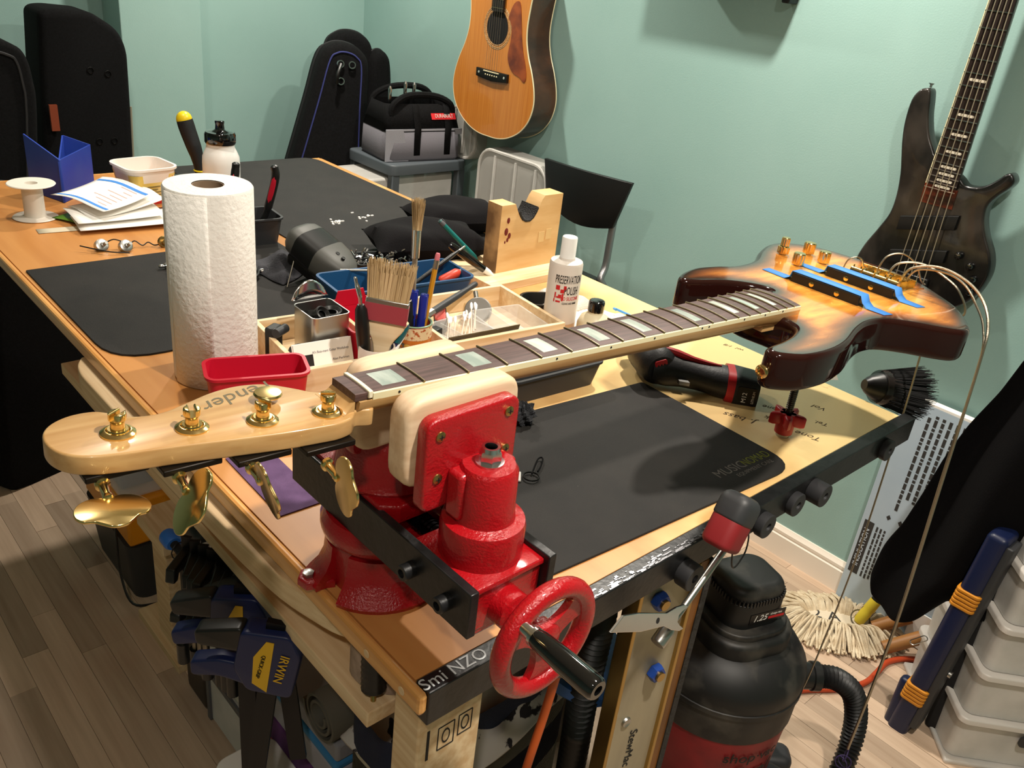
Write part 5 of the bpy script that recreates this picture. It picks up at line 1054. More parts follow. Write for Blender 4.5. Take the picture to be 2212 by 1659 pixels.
# ---------------------------------------------------------------- acoustic guitar on the wall
AF=frame((1.59,1.772,0),(0,1,0),(0,0,1),(-1,0,0))     # x along wall (+y), y up, z towards the room ... right handed check below
AF=frame((1.59,1.772,0),(0,-1,0),(0,0,1),(-1,0,0))
ag=thing('acoustic_guitar','acoustic guitar with amber spruce top hanging on the wall','guitar',(1.64,1.772,.925))
half=[(0,.925),(.05,.927),(.10,.940),(.150,.968),(.185,1.008),(.200,1.055),(.196,1.100),(.178,1.150),(.155,1.195),(.140,1.240),(.136,1.285),(.141,1.335),(.147,1.380),(.143,1.420),(.120,1.448),(.07,1.460),(.0,1.462)]
go=[(p.x,p.y) for p in spline([(a,b,0) for a,b in half]+[(-a,b,0) for a,b in half[-2:0:-1]],4)]
SPR=mat('spruce_top','B9702C',.22,col2='C98238',nscale=30,stretch=(8,8,.15),coat=.6)
MAH=mat('guitar_side','2E1A0F',.25,col2='4A2B17',nscale=10,stretch=(1,6,1),coat=.5)
MB(AF).prism(go,-.100,-.002).build('sides',MAH,ag,smooth=60)
tp_=MB(AF).prism(offset(go,.0005) if area2(go)>0 else go,-.002,.0).build('soundboard',SPR,ag)
for z in (-.0015,-.0985): MB(AF).tube([(x,y,z) for x,y in go],.0022,6,True).build('binding',CREAM,ag)
SH=AF@Matrix.Translation((0,1.262,0))
MB(SH).lathe([(.0505,.0004),(.0001,.0006)],40,cap=(False,False)).build('sound_hole',mat('hole_black','050403',.9),ag)
ROS=mat('rosette','C9A97A',.4,col2='6B4A2A',nscale=300)
for r in (.0535,.060,.0645): MB(SH).torus(r,.0017,48,6,frame((0,0,.0),(1,0,0),(0,1,0),(0,0,.4))).build('rosette_ring',ROS,ag)
bq=[(-.076,-.014),(-.04,-.018),(0,-.021),(.04,-.018),(.076,-.014),(.076,.012),(-.076,.012)]
brg=MB(AF@Matrix.Translation((0,1.120,0))).prism(bq,0,.009,rt=.002).build('bridge',mat('ebony','120D0B',.3),ag,smooth=30)
MB(AF@Matrix.Translation((0,1.128,.009))).box(-.037,-.0015,0,.037,.0015,.003).build('saddle',CREAM,brg)
for k in range(6): MB(AF@Matrix.Translation((-.0275+.011*k,1.117,.009))).ball((0,0,0),.0026,10,6).build('bridge_pin',CREAM,brg)
for s_ in (-.062,.062): MB(AF@Matrix.Translation((s_,1.119,.009))).lathe([(.004,0),(.003,.001)],12).build('pearl_dot',PEARL,brg)
pg=[(.050,1.300),(.070,1.340),(.095,1.345),(.108,1.300),(.118,1.250),(.132,1.205),(.150,1.165),(.156,1.135),(.148,1.120),(.125,1.132),(.095,1.140),(.072,1.160),(.062,1.190),(.068,1.225),(.070,1.262),(.060,1.285)]
MB(AF).prism([(p.x,p.y) for p in spline([(a,b,0) for a,b in pg],4)],.0002,.0016).build('pickguard',mat('tortoise','5E2412',.2,col2='9A4A20',nscale=18,coat=.5),ag)
MB(AF).box(-.027,1.308,.001,.027,1.95,.008).build('fingerboard',mat('ebony_board','1B1512',.4),ag,smooth=0)
MB(AF).box(-.026,1.44,-.022,.026,1.96,.001).build('neck',MAH,ag,bevel=.006)
for k in range(9): MB(AF).box(-.027,1.318+.024*k*(1+.03*k),.008,.027,1.3195+.024*k*(1+.03*k),.0092).build('fret',NICKEL,ag,smooth=0)
for k in range(6): MB(AF).tube([(-.0275+.011*k,1.128,.012),(-.0205+.0082*k,1.95,.0115)],.0005,4).build('string',STRING,ag)
for s_ in (-.012,.010): MB(AF).box(s_,1.352,.0081,s_+.011,1.360,.0085).build('inlay',PEARL,ag,smooth=0)
HANG=mat('hanger_black','121212',.5)
# ---------------------------------------------------------------- black five string bass on the wall
KF=frame((1.630,0,0),(0,-1,0),(0,0,1),(-1,0,0))
kb_=thing('wall_bass','black stained five string bass hanging on the wall','bass guitar',(1.64,.31,.85))
ko=[(.408,1.317),(.421,1.310),(.432,1.288),(.433,1.244),(.427,1.204),(.417,1.166),(.408,1.131),(.402,1.086),(.404,1.042),(.420,1.000),(.440,.955),(.450,.915),(.447,.880),(.425,.855),(.38,.838),(.32,.832),(.265,.850),(.226,.866),(.199,.881),(.179,.900),(.163,.927),(.155,.962),(.156,.989),(.166,1.017),(.188,1.051),(.202,1.082),(.205,1.111),(.194,1.134),(.176,1.157),(.171,1.172),(.180,1.185),(.191,1.183),(.203,1.169),(.221,1.152),(.242,1.143),(.262,1.142),(.276,1.152),(.300,1.165),(.336,1.179),(.357,1.204),(.372,1.228),(.385,1.263),(.392,1.295),(.398,1.314)]
kk=[(p.x,p.y) for p in spline([(-a,b,0) for a,b in ko],4)]
BURL=mat('black_ash','0E0D0D',.3,col2='39332E',nscale=9,stretch=(5,1.4,1.0),contrast=(.45,.75),coat=.35)
kbody=MB(KF).prism(kk,-.034,0,rt=.006,rb=.004,seg=4).build('body',BURL,kb_,smooth=60)
MB(KF@Matrix.Translation((-.403,1.318,-.012))).lathe([(.004,0),(.003,.001),(.003,.006),(.006,.008),(.006,.010)],14,frame((0,0,0),(1,0,0),(0,0,-1),(0,1,0))).build('strap_button',CHROME,kb_)
def ky(z): return -(.3085-.002*(z-1.1))
def kw(z): return .0335-.020*(z-1.12)
kn_=MB(KF); kn_.layers([[(ky(z)-kw(z),z,.001),(ky(z)+kw(z),z,.001),(ky(z)+kw(z)*.8,z,-.022),(ky(z)-kw(z)*.8,z,-.022)] for z in (1.10,1.3,1.6,1.98)]); kn_.build('neck',mat('bass_neck','4A2A18',.3),kb_,smooth=0)
kfb=MB(KF); kfb.layers([[(ky(z)-kw(z),z,.001),(ky(z)+kw(z),z,.001),(ky(z)+kw(z),z,.007),(ky(z)-kw(z),z,.007)] for z in (1.128,1.98)]); kfb=kfb.build('fingerboard',mat('dark_board','1E1411',.4),kb_,smooth=0)
MB(KF).tube([(ky(z)-kw(z),z,.006) for z in (1.128,1.5,1.98)],.0016,6).build('binding',CREAM,kb_)
brz=.905; nutz=brz+.8636
fz=[]
for n in range(1,25):
    z=nutz-.8636*(1-2**(-n/12)); fz.append(z)
    if z<1.62: MB(KF).box(ky(z)-kw(z),z-.001,.007,ky(z)+kw(z),z+.001,.0085).build('fret',CHROME,kfb,smooth=0)
for n in (12,15,17,19,21,22,23,24):
    z=(fz[n-1]+fz[n-2])/2 if n>1 else 0
    MB(KF@Matrix.Translation((ky(z)+.004,z,.007))).prism(rrect(.034,.0055,.0027),0,.0003).build('inlay_bar',mat('inlay_cream','CFC6B4',.4),kfb)
MB(KF).box(-.345,1.085,.0001,-.272,1.127,.0012).build('neck_through_strip',mat('rust_wood','7A2E14',.35,col2='2A120A',nscale=30,stretch=(3,.3,1)),kb_,smooth=0)
for (y0,y1,z0,z1,sl) in ((.373,.250,1.012,1.044,.034),(.372,.250,.936,.965,.034)):
    o=[(-y0,z0),(-y1,z0+sl),(-y1,z1+sl),(-y0,z1)]
    MB(KF).prism(o,0,.010,rt=.002).build('pickup',BLACKP,kb_,smooth=30)
for y,z in ((.224,.996),(.194,.981),(.220,.951),(.180,.956),(.178,.928)): MB(KF@Matrix.Translation((-y,z,0))).lathe([(.0085,0),(.0085,.010),(.006,.014),(.0001,.0145)],18).build('control_knob',mat('gloss_black','0A0A0B',.07,coat=1),kb_)
MB(KF).box(-.348,.880,0,-.268,.925,.010).build('bridge',BLACKP,kb_,bevel=.003)
for k in range(5): MB(KF).tube([(-(.340-.0163*k),.905,.014),(ky(1.5)-.021+.0105*k,1.5,.0125),(ky(1.98)-.016+.008*k,1.98,.012)],.0011,5).build('string',mat('bright_string','D9CDB4',.35,.8),kb_)
# wall hanger hooks and an unseen box added for the hung object shadowing the wall
hk=thing('wall_hanger','black wall hanger hook at the top edge of the picture','hook',(1.69,.817,1.44)); MB().box(1.66,.806,1.442,1.703,.828,1.50).build('bracket',HANG,hk,bevel=.004); MB().ball((1.659,.817,1.475),.003,8,6).build('screw',CHROME,hk)
gc=thing('shadow_caster','unseen dark box added above the picture to cast the wall shadow','case',(1.62,.985,1.50)); MB().box(1.60,.79,1.505,1.700,1.15,1.95).build('shell',BLACKF,gc,bevel=.02); MB().box(1.598,.80,1.70,1.603,1.14,1.715).build('seam',BLACKP,gc)
# ---------------------------------------------------------------- gig bags and cases
def gig(name,label,path_o,M_,d,m=BLACKF,pipe=None,rt=.03,group='black instrument bags'):
    T=thing(name,label,'gig bag',M=M_,group=group); o=[(p.x,p.y) for p in spline([(a,b,0) for a,b in path_o],5)]
    if area2(o)<0: o=o[::-1]
    MB(M_).prism(o,-d/2,d/2,rt=rt,rb=rt,seg=4).build('shell',m,T,smooth=60); MB(M_).tube([(x,y,0) for x,y in offset(o,-.001)],.004,6,True).build('zipper',mat('bag_zip','1E1E20',.5),T)
    if pipe:
        q=[(x,y) for x,y in offset(o,rt*1.05)]; MB(M_).tube([(x,y,d/2+.0005) for x,y in q],.0028,6,True).build('piping',pipe,T)
    return T,M_
BPIPE=mat('blue_piping','2A3068',.7)
bagA=[(-.19,0),(-.20,.25),(-.17,.50),(-.14,.70),(-.105,.95),(-.085,1.10),(-.05,1.145),(0,1.158),(.05,1.145),(.085,1.10),(.105,.95),(.14,.70),(.17,.50),(.20,.25),(.19,0)]
# faces run along the wall, leaning; local x along -y/+x mix, y up, z outward
def bagM(x,y,rz,lean,roll=0): return Matrix.Translation((x,y,0))@Matrix.Rotation(rz,4,'Z')@Matrix.Rotation(PI/2-lean,4,'X')@Matrix.Rotation(roll,4,'Z')
T,M_=gig('gig_bag','long black gig bag with blue piping leaning toward the corner',bagA,bagM(1.16,2.28,-.30,.10,-.17),.14,pipe=BPIPE)
for (x,y) in ((-.02,1.085),(.02,1.09),(-.01,1.03)): MB(M_@Matrix.Translation((x,y,.078))).torus(.011,.003,16,6).build('buckle',CHROME,T)
MB(M_).tube(spline([(-.02,1.085,.085),(-.03,1.05,.10),(-.025,1.02,.09)],4,False),.006,8).build('handle_strap',BLACKP,T)
gig('gig_bag','black padded gig bag in the middle of the corner group',bagA,bagM(1.44,2.47,-.30,.05,-.05),.11)
gig('gig_bag','black padded gig bag pushed deepest into the corner',[(a*.5,b*.95) for a,b in bagA],bagM(1.592,2.42,-.10,.02,.0),.10)
big=thing('bass_case','tall black soft bass case standing left of the pillar','gig bag',(.55,2.46,0),group='black instrument bags')
co_=[(.350,0),(.385,.6),(.432,1.19),(.470,1.198),(.575,1.192),(.650,1.145),(.672,1.09),(.668,.9),(.655,.5),(.645,0)]
MB(frame((0,2.48,0),(1,0,0),(0,0,1),(0,-1,0))).prism(poly_round(co_,[.02,.1,.02,.02,.02,.03,.03,.1,.1,.02],4),-.09,.07,rt=.02,rb=.02).build('shell',BLACKF,big,smooth=60)
MB().box(.425,2.395,.86,.447,2.405,.935).build('orange_tag',mat('rust_tag','7A3214',.6),big)
MB().tube([(.668,2.42,.92),(.660,2.42,.70)],.0035,6).build('zip_line',mat('pale_zip','8A8776',.5),big)
for x,z in ((.555,1.03),(.605,1.02),(.560,.82),(.605,.82)): MB(frame((x,2.409,z),(1,0,0),(0,0,1),(0,-1,0))).torus(.009,.0015,14,5).build('eyelet',mat('dark_ring','1E1D1C',.3,.8),big)
lb=thing('gig_bag','black rounded gig bag cut off by the left picture edge','gig bag',(.05,2.27,0),group='black instrument bags')
lo=[(.20,.0),(.265,.15),(.295,.60),(.335,.95),(.336,1.04),(.326,1.10),(.298,1.13),(.22,1.15),(.10,1.15),(-.02,1.05),(-.10,.60),(-.14,.15),(-.12,0)]
lo=[(p.x,p.y) for p in spline([(a,b,0) for a,b in lo],4)]
MB(frame((0,2.28,0),(1,0,0),(0,0,1),(0,-1,0))).prism(lo,-.08,.10,rt=.015,rb=.015,seg=4).build('shell',BLACKF,lb,smooth=60)
MB(frame((0,2.28,0),(1,0,0),(0,0,1),(0,-1,0))).tube([(x,y,.101) for x,y in offset(lo,-.03 if area2(lo)<0 else .03)],.004,6,True).build('pocket_seam',mat('bag_zip','1E1E20',.5),lb)
gig('gig_bag','black bag on the floor below the left bench edge',[(a*.8,b*.72) for a,b in bagA],bagM(.20,1.98,.30,.02,.05),.12)
# ---------------------------------------------------------------- drawer cart, tool bag, clear tubs, stool
cart=thing('storage_cart','grey plastic drawer cart with clear drawers under tool bag','storage cart',(1.50,2.08,0)); CG=mat('cart_grey','4C5358',.5)
MB().prism(poly_round([(1.335,1.95),(1.665,1.95),(1.665,2.225),(1.335,2.225)],.03),.765,.800,rt=.006).build('top',CG,cart)
for z in (.60,.42,.24,.05): MB().prism(poly_round([(1.345,1.955),(1.66,1.955),(1.66,2.22),(1.345,2.22)],.02),z-.018,z,rt=.003).build('shelf_frame',CG,cart)
for x,y in ((1.36,1.97),(1.645,1.97),(1.36,2.205),(1.645,2.205)): MB().box(x-.016,y-.014,0,x+.016,y+.014,.77).build('post',CG,cart,bevel=.004)
for k,z in enumerate((.605,.425,.245)): MB().box(1.26+.05*(k>0),1.985,z,1.63,2.19,z+.145).build('drawer',FROST,cart,bevel=.008)
tbg=thing('tool_bag','grey and black open tool bag standing on the storage cart','tool bag',M=fr((1.50,2.075,.8005),-.12)); TG=WM[tbg.name]; GF=mat('grey_canvas','66646A',.9,bump=.3,bscale=500); LG=mat('light_canvas','9A9AA2',.9,bump=.3,bscale=500)
def bagsec(z,w,d): return [(x,y,z) for x,y in rrect(w,d,.03,4)]
MB(TG).layers([bagsec(0,.29,.19),bagsec(.01,.30,.20),bagsec(.10,.295,.19)],True,False).build('lower_body',GF,tbg,smooth=60,solid=.003)
MB(TG).layers([bagsec(.098,.296,.192),bagsec(.15,.28,.16),bagsec(.185,.27,.13)],False,False).build('upper_body',BLACKF,tbg,smooth=60,solid=.003)
MB(TG).box(-.149,-.0965,.088,.149,-.094,.108).build('light_trim',LG,tbg); MB(TG).prism([(-.150,0),(-.150,.105),(-.085,.105),(-.060,0)],.0955,.0985,frame((0,0,.002),(1,0,0),(0,0,1),(0,-1,0))).build('light_corner',LG,tbg,smooth=0)
for y,h_ in ((-.07,.05),(.07,.08)):
    m_=MB(TG); p=spline([(-.12,y,.15),(-.11,y,.175+h_*.2),(-.05,y*.8,.19+h_*.4),(.05,y*.8,.19+h_*.4),(.11,y,.175+h_*.2),(.12,y,.14)],5,False); m_.tube(p,.011,8).build('handle',BLACKF,tbg)
for x in (-.03,.09): MB(TG).layers([[(x-.012,-.100,.02),(x+.012,-.100,.02)],[(x-.012,-.1005,.11),(x+.012,-.1005,.11)],[(x-.012,-.082,.155),(x+.012,-.082,.155)],[(x-.012,-.070,.185),(x+.012,-.070,.185)]],False,False,closed=False).build('strap',BLACKF,tbg,solid=.003)
text('brand_patch','DURABUILT',.018,TG@frame((.075,-.0905,.1495),(1,0,0),(0,.5,.86),(0,-.86,.5)),mat('patch_white','C9B9B0',.7),tbg,depth=.0003,sx=.75); MB(TG@frame((.075,-.0875,.148),(1,0,0),(0,.5,.86),(0,-.86,.5))).box(-.048,-.011,-.002,.048,.011,-.0005).build('brand_patch',REDINK,tbg,smooth=0)
for k,(x,y,h_) in enumerate(((-.10,-.02,.235),(-.02,.02,.245),(.02,.03,.24))): solo(MB(TG@Matrix.Translation((x,y,.12))).lathe([(.004,0),(.006,h_-.16),(.007,h_-.13),(.003,h_-.12)],10),'hand_tool',CHROME,('silver tool handle at the left end of tool bag','tall silver tool handle in the middle of tool bag','silver tool handle right of the middle in tool bag')[k],'tool','tools in the tool bag')
def tubl(y0,y1,z0,z1,label,x=1.60):
    T=thing('clear_storage_tub',label,'tub',((x+1.68)/2,(y0+y1)/2,z0),group='clear tubs by the wall'); cy=(y0+y1)/2
    F=frame((x,cy,z0),(0,-1,0),(0,0,1),(-1,0,0)); w,h=y1-y0,z1-z0
    MB(F).prism(rrect(w,h,.06,6,cy=h/2),-.07,0,rt=.006).build('tub',mat('milky_tub','B9B6B0',.4,alpha=.72),T); MB(F).tube([(x_,y_,.002) for x_,y_ in rrect(w-.01,h-.01,.06,6,cy=h/2)],.005,6,True).build('rim',FROST,T)
    for q in (-.25,.05,.33): MB(F).box(q*w-.004,.02,.0,q*w+.004,h-.02,.006).build('rib',FROST,T)
    return T
tubl(1.475,1.815,.55,.888,'clear tub turned on edge under the acoustic guitar'); tubl(1.90,2.06,.80,.985,'clear tub behind the tool bag by the guitar',1.655)
solo(MB().box(1.56,1.47,0,1.685,1.82,.548),'cardboard_box',mat('kraft_box','6B5C49',.9),'plain box under the clear tub beside the wall','box',bevel=.004)
ch=thing('folding_stool','black folding chair with tubular steel frame by the wall','chair',(1.50,1.30,0))
bk=[[(1.60+.02*math.sin(PI*k/10),1.495-.355*k/10,z) for k in range(11)] for z in (.785,.795)]
m_=MB(); top=[(1.60-.012*math.sin(PI*k/10),1.497-.362*k/10,.915+.012*k/10) for k in range(11)]; bot=[(1.60-.012*math.sin(PI*k/10),1.466-.285*k/10,.792-.012*k/10-.030*math.sin(PI*k/10)) for k in range(11)]
m_.layers([bot,top],False,False,closed=False); m_.build('backrest',BLACKP,ch,solid=.014,bevel=.002)
MB().prism(poly_round([(1.30,1.18),(1.585,1.18),(1.585,1.46),(1.30,1.46)],.03),.598,.624,rt=.006).build('seat',BLACKP,ch)
TUB=mat('satin_tube','9B9A9C',.35,.9)
for y in (1.19,1.47): MB().tube(spline([(1.608,y,.84),(1.605,y,.74),(1.598,y-.004,.66),(1.575,y-.012,.625),(1.585,y-.022,.60),(1.600,y-.024,.56),(1.605,y-.024,.30),(1.61,y-.024,.003)],5,False),.011,10).build('back_leg',TUB,ch); MB().tube([(1.58,y,.60),(1.36,y,.30),(1.30,y,.003)],.011,10).build('front_leg',TUB,ch)
# ---------------------------------------------------------------- shop vacuum
VX,VY=.885,.140
va=thing('shop_vacuum','black and red wet dry vacuum standing beside the bench','vacuum',(VX,VY,0)); VM=fr((VX,VY,0),math.radians(-18))
VBK=mat('dusty_black','151515',.5,col2='4E4A43',nscale=13,contrast=(.5,.78)); VRED=mat('vac_red','8E161D',.5,col2='761117',nscale=20)
MB(VM).lathe([(.125,.03),(.132,.04),(.1435,.235)],48).build('tank',VRED,va); MB(VM).lathe([(.144,.235),(.1465,.240),(.1475,.30),(.151,.302),(.151,.312),(.1475,.314)],48).build('tank_collar',VBK,va)
MB(VM).lathe([(.149,.312),(.150,.335),(.146,.350),(.130,.372),(.105,.392),(.092,.396)],48).build('lid',VBK,va)
MB(VM).prism(rrect(.185,.185,.07,8),.392,.428,rt=.012).build('motor_base',VBK,va); MB(VM).prism(rrect(.160,.160,.06,8),.428,.440,rt=.004).build('motor_step',VBK,va)
MB(VM).prism(rrect(.128,.118,.040,8),.440,.492,rt=.002).build('motor_cap',BLACKP,va); MB(VM).prism(rrect(.120,.110,.036,8),.498,.522,rt=.016,seg=4).build('motor_top',VBK,va)
tt=[]
for x,y in rrect(.126,.116,.04,9): tt.append((x,y))
rb=MB(VM); 
for k in range(len(tt)):
    x0,y0=tt[k]; x1,y1=tt[(k+1)%len(tt)]; L=math.hypot(x1-x0,y1-y0); n=max(1,int(L/.0065))
    for j in range(n):
        cx,cy=x0+(x1-x0)*(j+.5)/n,y0+(y1-y0)*(j+.5)/n; rb.cbox((cx,cy,.4955),(.0038,.0038,.011))
o=rb.build('vent_teeth',BLACKP,va,smooth=0); o['kind']='stuff'
lf=VM@frame((-.0646,-.012,.464),(0,-1,0),(0,0,1),(-1,0,0)); lf=VM@frame((.012,-.0596,.462),(1,0,0),(0,0,1),(0,-1,0))
MB(lf).box(-.040,-.011,-.001,.040,.011,.0004).build('label_panel',mat('label_black','0C0B0C',.3),va,smooth=0); text('lettering','1.25',.019,lf@frame((-.018,0,.0008),(1,0,0),(0,1,0),(0,0,1)),mat('white_print','D9D4CC',.6),va,depth=.0002,shear=.25); text('lettering','shop-vac',.0075,lf@frame((.018,.005,.0008),(1,0,0),(0,1,0),(0,0,1)),MATS['white_print'],va,depth=.0002); MB(lf).box(.002,-.006,.0004,.038,-.001,.0008).build('label_panel',REDINK,va,smooth=0)
def vtext(s_,size,z,da,m_,sx=1,sh=0):
    a=math.radians(-118)+da; r=.1335+.01*(z-.04)/.155; text('lettering',s_,size,frame(Vector((VX,VY,z))+Vector((math.cos(a),math.sin(a),0))*(r+.0005),(-math.sin(a),math.cos(a),0),(math.cos(a)*.06,math.sin(a)*.06,1),(math.cos(a),math.sin(a),0)),m_,va,depth=.0003,bend=r,sx=sx,shear=sh)
VB=mat('vac_black_print','120A0A',.6); vtext('shop·vac',.036,.198,.10,VB,.95); vtext('5 gal',.056,.150,.16,VB,.9,.2); vtext('Wet/Dry',.018,.10,.2,VB)
a=math.radians(-40); pv=Vector((VX,VY,.275))+Vector((math.cos(a),math.sin(a),0))*.145; d_=Vector((math.cos(a),math.sin(a),.0))
MB(along(pv-d_*.01,pv+d_)).lathe([(.033,0),(.033,.018),(.027,.022),(.026,.045),(.029,.047),(.029,.062),(.023,.064)],24).build('hose_port',BLACKP,va)
hp0=pv+d_*.05; hose([hp0,hp0+d_*.04+Vector((0,0,-.004)),hp0+d_*.085+Vector((0,0,-.04)),hp0+d_*.10+Vector((0,-.01,-.10)),hp0+d_*.09+Vector((-.01,-.03,-.16)),hp0+d_*.05+Vector((-.03,-.07,-.20)),hp0+Vector((-.06,-.12,-.225))],.0215,'hose',HOSE,None,None,n=14,amp=.09,parent=va)
MB(VM).prism(rrect(.30,.27,.05),0.002,.032,rt=.008).build('dolly_base',BLACKP,va)
for k in range(3): aa=math.radians(-75+30*k); MB(fr((VX+.155*math.cos(aa),VY+.155*math.sin(aa),.0),aa)).prism(rrect(.07,.06,.02),.002,.10-.02*k,rt=.015).build('caster_foot',DGREYP,va)
# ---------------------------------------------------------------- dust brush on the bench corner
db=thing('dust_brush','round black bristle dust brush lying on the bench corner','brush',M=along((.948,.070,HB+.022),(1.038,.014,HB+.006))@Matrix.Scale(1.22,4)); DBM=WM[db.name]
MB(DBM).lathe([(.007,0),(.012,.006),(.021,.024)],24).build('socket',BLACKP,db); MB(DBM).lathe([(.0225,.020),(.0235,.024),(.0240,.048)],24,cap=(False,False)).build('clear_sleeve',mat('smoky_sleeve','3A3433',.12,alpha=.75),db)
q=random.Random(6); m_=MB(DBM); m_.lathe([(.022,.03),(.025,.06),(.026,.078),(.018,.084)],20)
for k in range(900):
    a=q.random()*2*PI; r=.024*math.sqrt(q.random()); x,y=r*math.cos(a),r*math.sin(a); s_=1.38+.25*q.random(); L=.088+.008*q.random()-.25*r
    m_.layers([[(x-.0006,y,.03),(x+.0006,y,.03),(x,y+.001,.03)],[(x*s_-.0003,y*s_,L),(x*s_+.0003,y*s_,L),(x*s_,y*s_+.0005,L)]])
o=m_.build('bristles',BLACKM,db,smooth=0); o['kind']='stuff'
solo(MB(fr((.955,.135,HB+.0),-.6,.9)).prism([(-.02,0),(.02,0),(.012,.035),(-.014,.028)],0,.001),'paper_scrap',PAPER,'small white paper scrap beside the dust brush','paper',smooth=0)
# ---------------------------------------------------------------- insulation board with print
ib=thing('insulation_board','pale blue printed insulation board leaning on the wall','board',(1.675,0,0)); IBM=frame((1.662,0,0),(0,-1,0),(0,0,1),(-1,0,0))
MB(IBM).box(-.247,.001,-.022,.30,.630,0).build('panel',mat('pale_blue_foam','A9BCCB',.35,col2='B6C6D2',nscale=6),ib,smooth=0,bevel=.001); MB(IBM).box(-.247,.630,-.022,.30,.636,0).build('white_edge',PAPER,ib,smooth=0)
IP=mat('board_print','33312F',.8); q=random.Random(12)
for k in range(10):                                        # columns of small print, too small to read
    x=-.175+.0165*k; z=.612-.01*(k==0); m_=MB(IBM)
    while z>.330+.02*((k*3)%4):
        L=.006+.016*q.random(); m_.box(x-.0038,z-L,.0002,x+(.0038 if k not in (5,) else -.0005),z,.0005); z-=L+.0035
    o=m_.build('print_column',IP,ib,smooth=0); o['kind']='stuff'
for k in range(5): MB(IBM).prism([(-.185+.031*k-.006,.305),(-.185+.031*k,.313),(-.185+.031*k+.006,.305),(-.185+.031*k,.297)],.0002,.0005).build('print_diamond',IP,ib,smooth=0)
MB(IBM).box(-.238,.105,.0002,-.212,.270,.0005).build('print_block',IP,ib,smooth=0); text('lettering','INSULATION',.021,IBM@frame((-.225,.188,.0006),(0,1,0),(-1,0,0),(0,0,1)),mat('board_white','C3CEDA',.6),ib,depth=.0002,sx=.98)
for k in range(3):
    x=-.202+.010*k; z=.265; m_=MB(IBM)
    while z>.12: L=.006+.012*q.random(); m_.box(x-.0025,z-L,.0002,x+.0025,z,.0005); z-=L+.003
    o=m_.build('print_column',IP,ib,smooth=0); o['kind']='stuff'
text('lettering','habitat for Humanity',.021,IBM@frame((-.145,.180,.0006),(0,1,0),(-1,0,0),(0,0,1)),IP,ib,depth=.0002,sx=.85,shear=.2); text('lettering','International',.021,IBM@frame((-.120,.150,.0006),(0,1,0),(-1,0,0),(0,0,1)),IP,ib,depth=.0002,sx=.85,shear=.2)
solo(MB(frame((1.660,.015,.055),(0,-1,0),(0,0,1),(-1,0,0))).prism(rrect(.07,.10,.015),0,.004),'white_pad',WHITEP,'small white pad stuck low on the blue board','pad')
solo(MB(frame((1.66,.03,.24),(0,-1,0),(0,0,1),(-1,0,0))@fr((0,0,0),.3)).prism(rrect(.05,.09,.012),0,.004),'white_pad',WHITEP,'white pad on the board at the jacket edge','pad')
# ---------------------------------------------------------------- mop
mp=thing('string_mop','cream cotton string mop head lying on the floor','mop',(1.55,.175,0)); COT=mat('mop_cotton','C7B393',.95,col2='E0D2B6',nscale=40,bump=.4,bscale=300)
mc=Vector((1.555,.185,0)); ux=Vector((.62,-.78,0)).normalized(); uy=Vector((.78,.62,0)).normalized()
MB(frame(mc,ux,uy,(0,0,1))).prism(circ(1,40),.012,.030,Matrix.Diagonal((.115,.052,1,1)),rt=.0).build('backing',mat('mop_backing','D9CBB2',.95,bump=.3,bscale=200),mp,smooth=30)
q=random.Random(17); m_=MB()
for k in range(330):
    a=2*PI*k/330+q.gauss(0,.02); e=mc+ux*.105*math.cos(a)+uy*.045*math.sin(a); n_=(ux*math.cos(a)*.55+uy*math.sin(a)).normalized(); L=.055+.022*q.random(); sd=n_.cross(Vector((0,0,1)))*q.gauss(0,.012); h=.030*q.random()
    m_.tube(spline([e-n_*.03+Vector((0,0,.022)),e+Vector((0,0,.018+h)),e+n_*L*.55+sd*.5+Vector((0,0,.012+h*.7)),e+n_*L+sd+Vector((0,0,.006+.3*h))],2,False),.0038,5)
o=m_.build('strands',COT,mp); o['kind']='stuff'
text('lettering','2 A',.05,frame(mc-ux*.03+Vector((0,0,.0305)),ux,uy,(0,0,1)),IP,mp,depth=.0002)
h0=mc+ux*.055+Vector((0,0,.040)); h1=Vector((1.690,.100,.235)); hx_=(h1-h0)
MB(along(h0,h1)).lathe([(.010,-.012),(.014,-.004),(.015,.02),(.0135,.030),(.0150,.034),(.0145,.062)],18).build('yellow_socket',mat('yellow_socket','D8C23A',.45),mp); MB(along(h0+hx_.normalized()*.06,h1)).lathe([(.0135,0),(.0135,.05),(.0105,.055),(.0105,.10),(.012,.11)],16).build('black_sleeve',BLACKP,mp)
MB(frame(h0,ux,(uy+Vector((0,0,.6))).normalized(),(0,0,1))).torus(.024,.0018,24,6).build('wire_bail',DSTEEL,mp)
for k,(a,b) in enumerate((((1.560,.058,.022),(1.660,-.03,.09)),((1.60,.110,.03),(1.655,.05,.08)))): solo(MB().cyl(a,b,.017,14),'wooden_pole',mat('pole_wood','A4713C',.5),('wooden pole end between the mop and the jacket','wooden pole end behind the mop under the jacket')[k],'pole')
# orange floor cord
solo(MB().tube(spline([(1.02,.20,.009),(1.15,.155,.008),(1.26,.118,.008),(1.35,.060,.008),(1.42,.032,.008),(1.48,.030,.009),(1.54,.030,.009),(1.60,.0,.008),(1.65,-.06,.008)],8,False),.0072,10),'floor_cord',mat('cord_red','B4421E',.5),'orange red power cord running across the floor','cord')
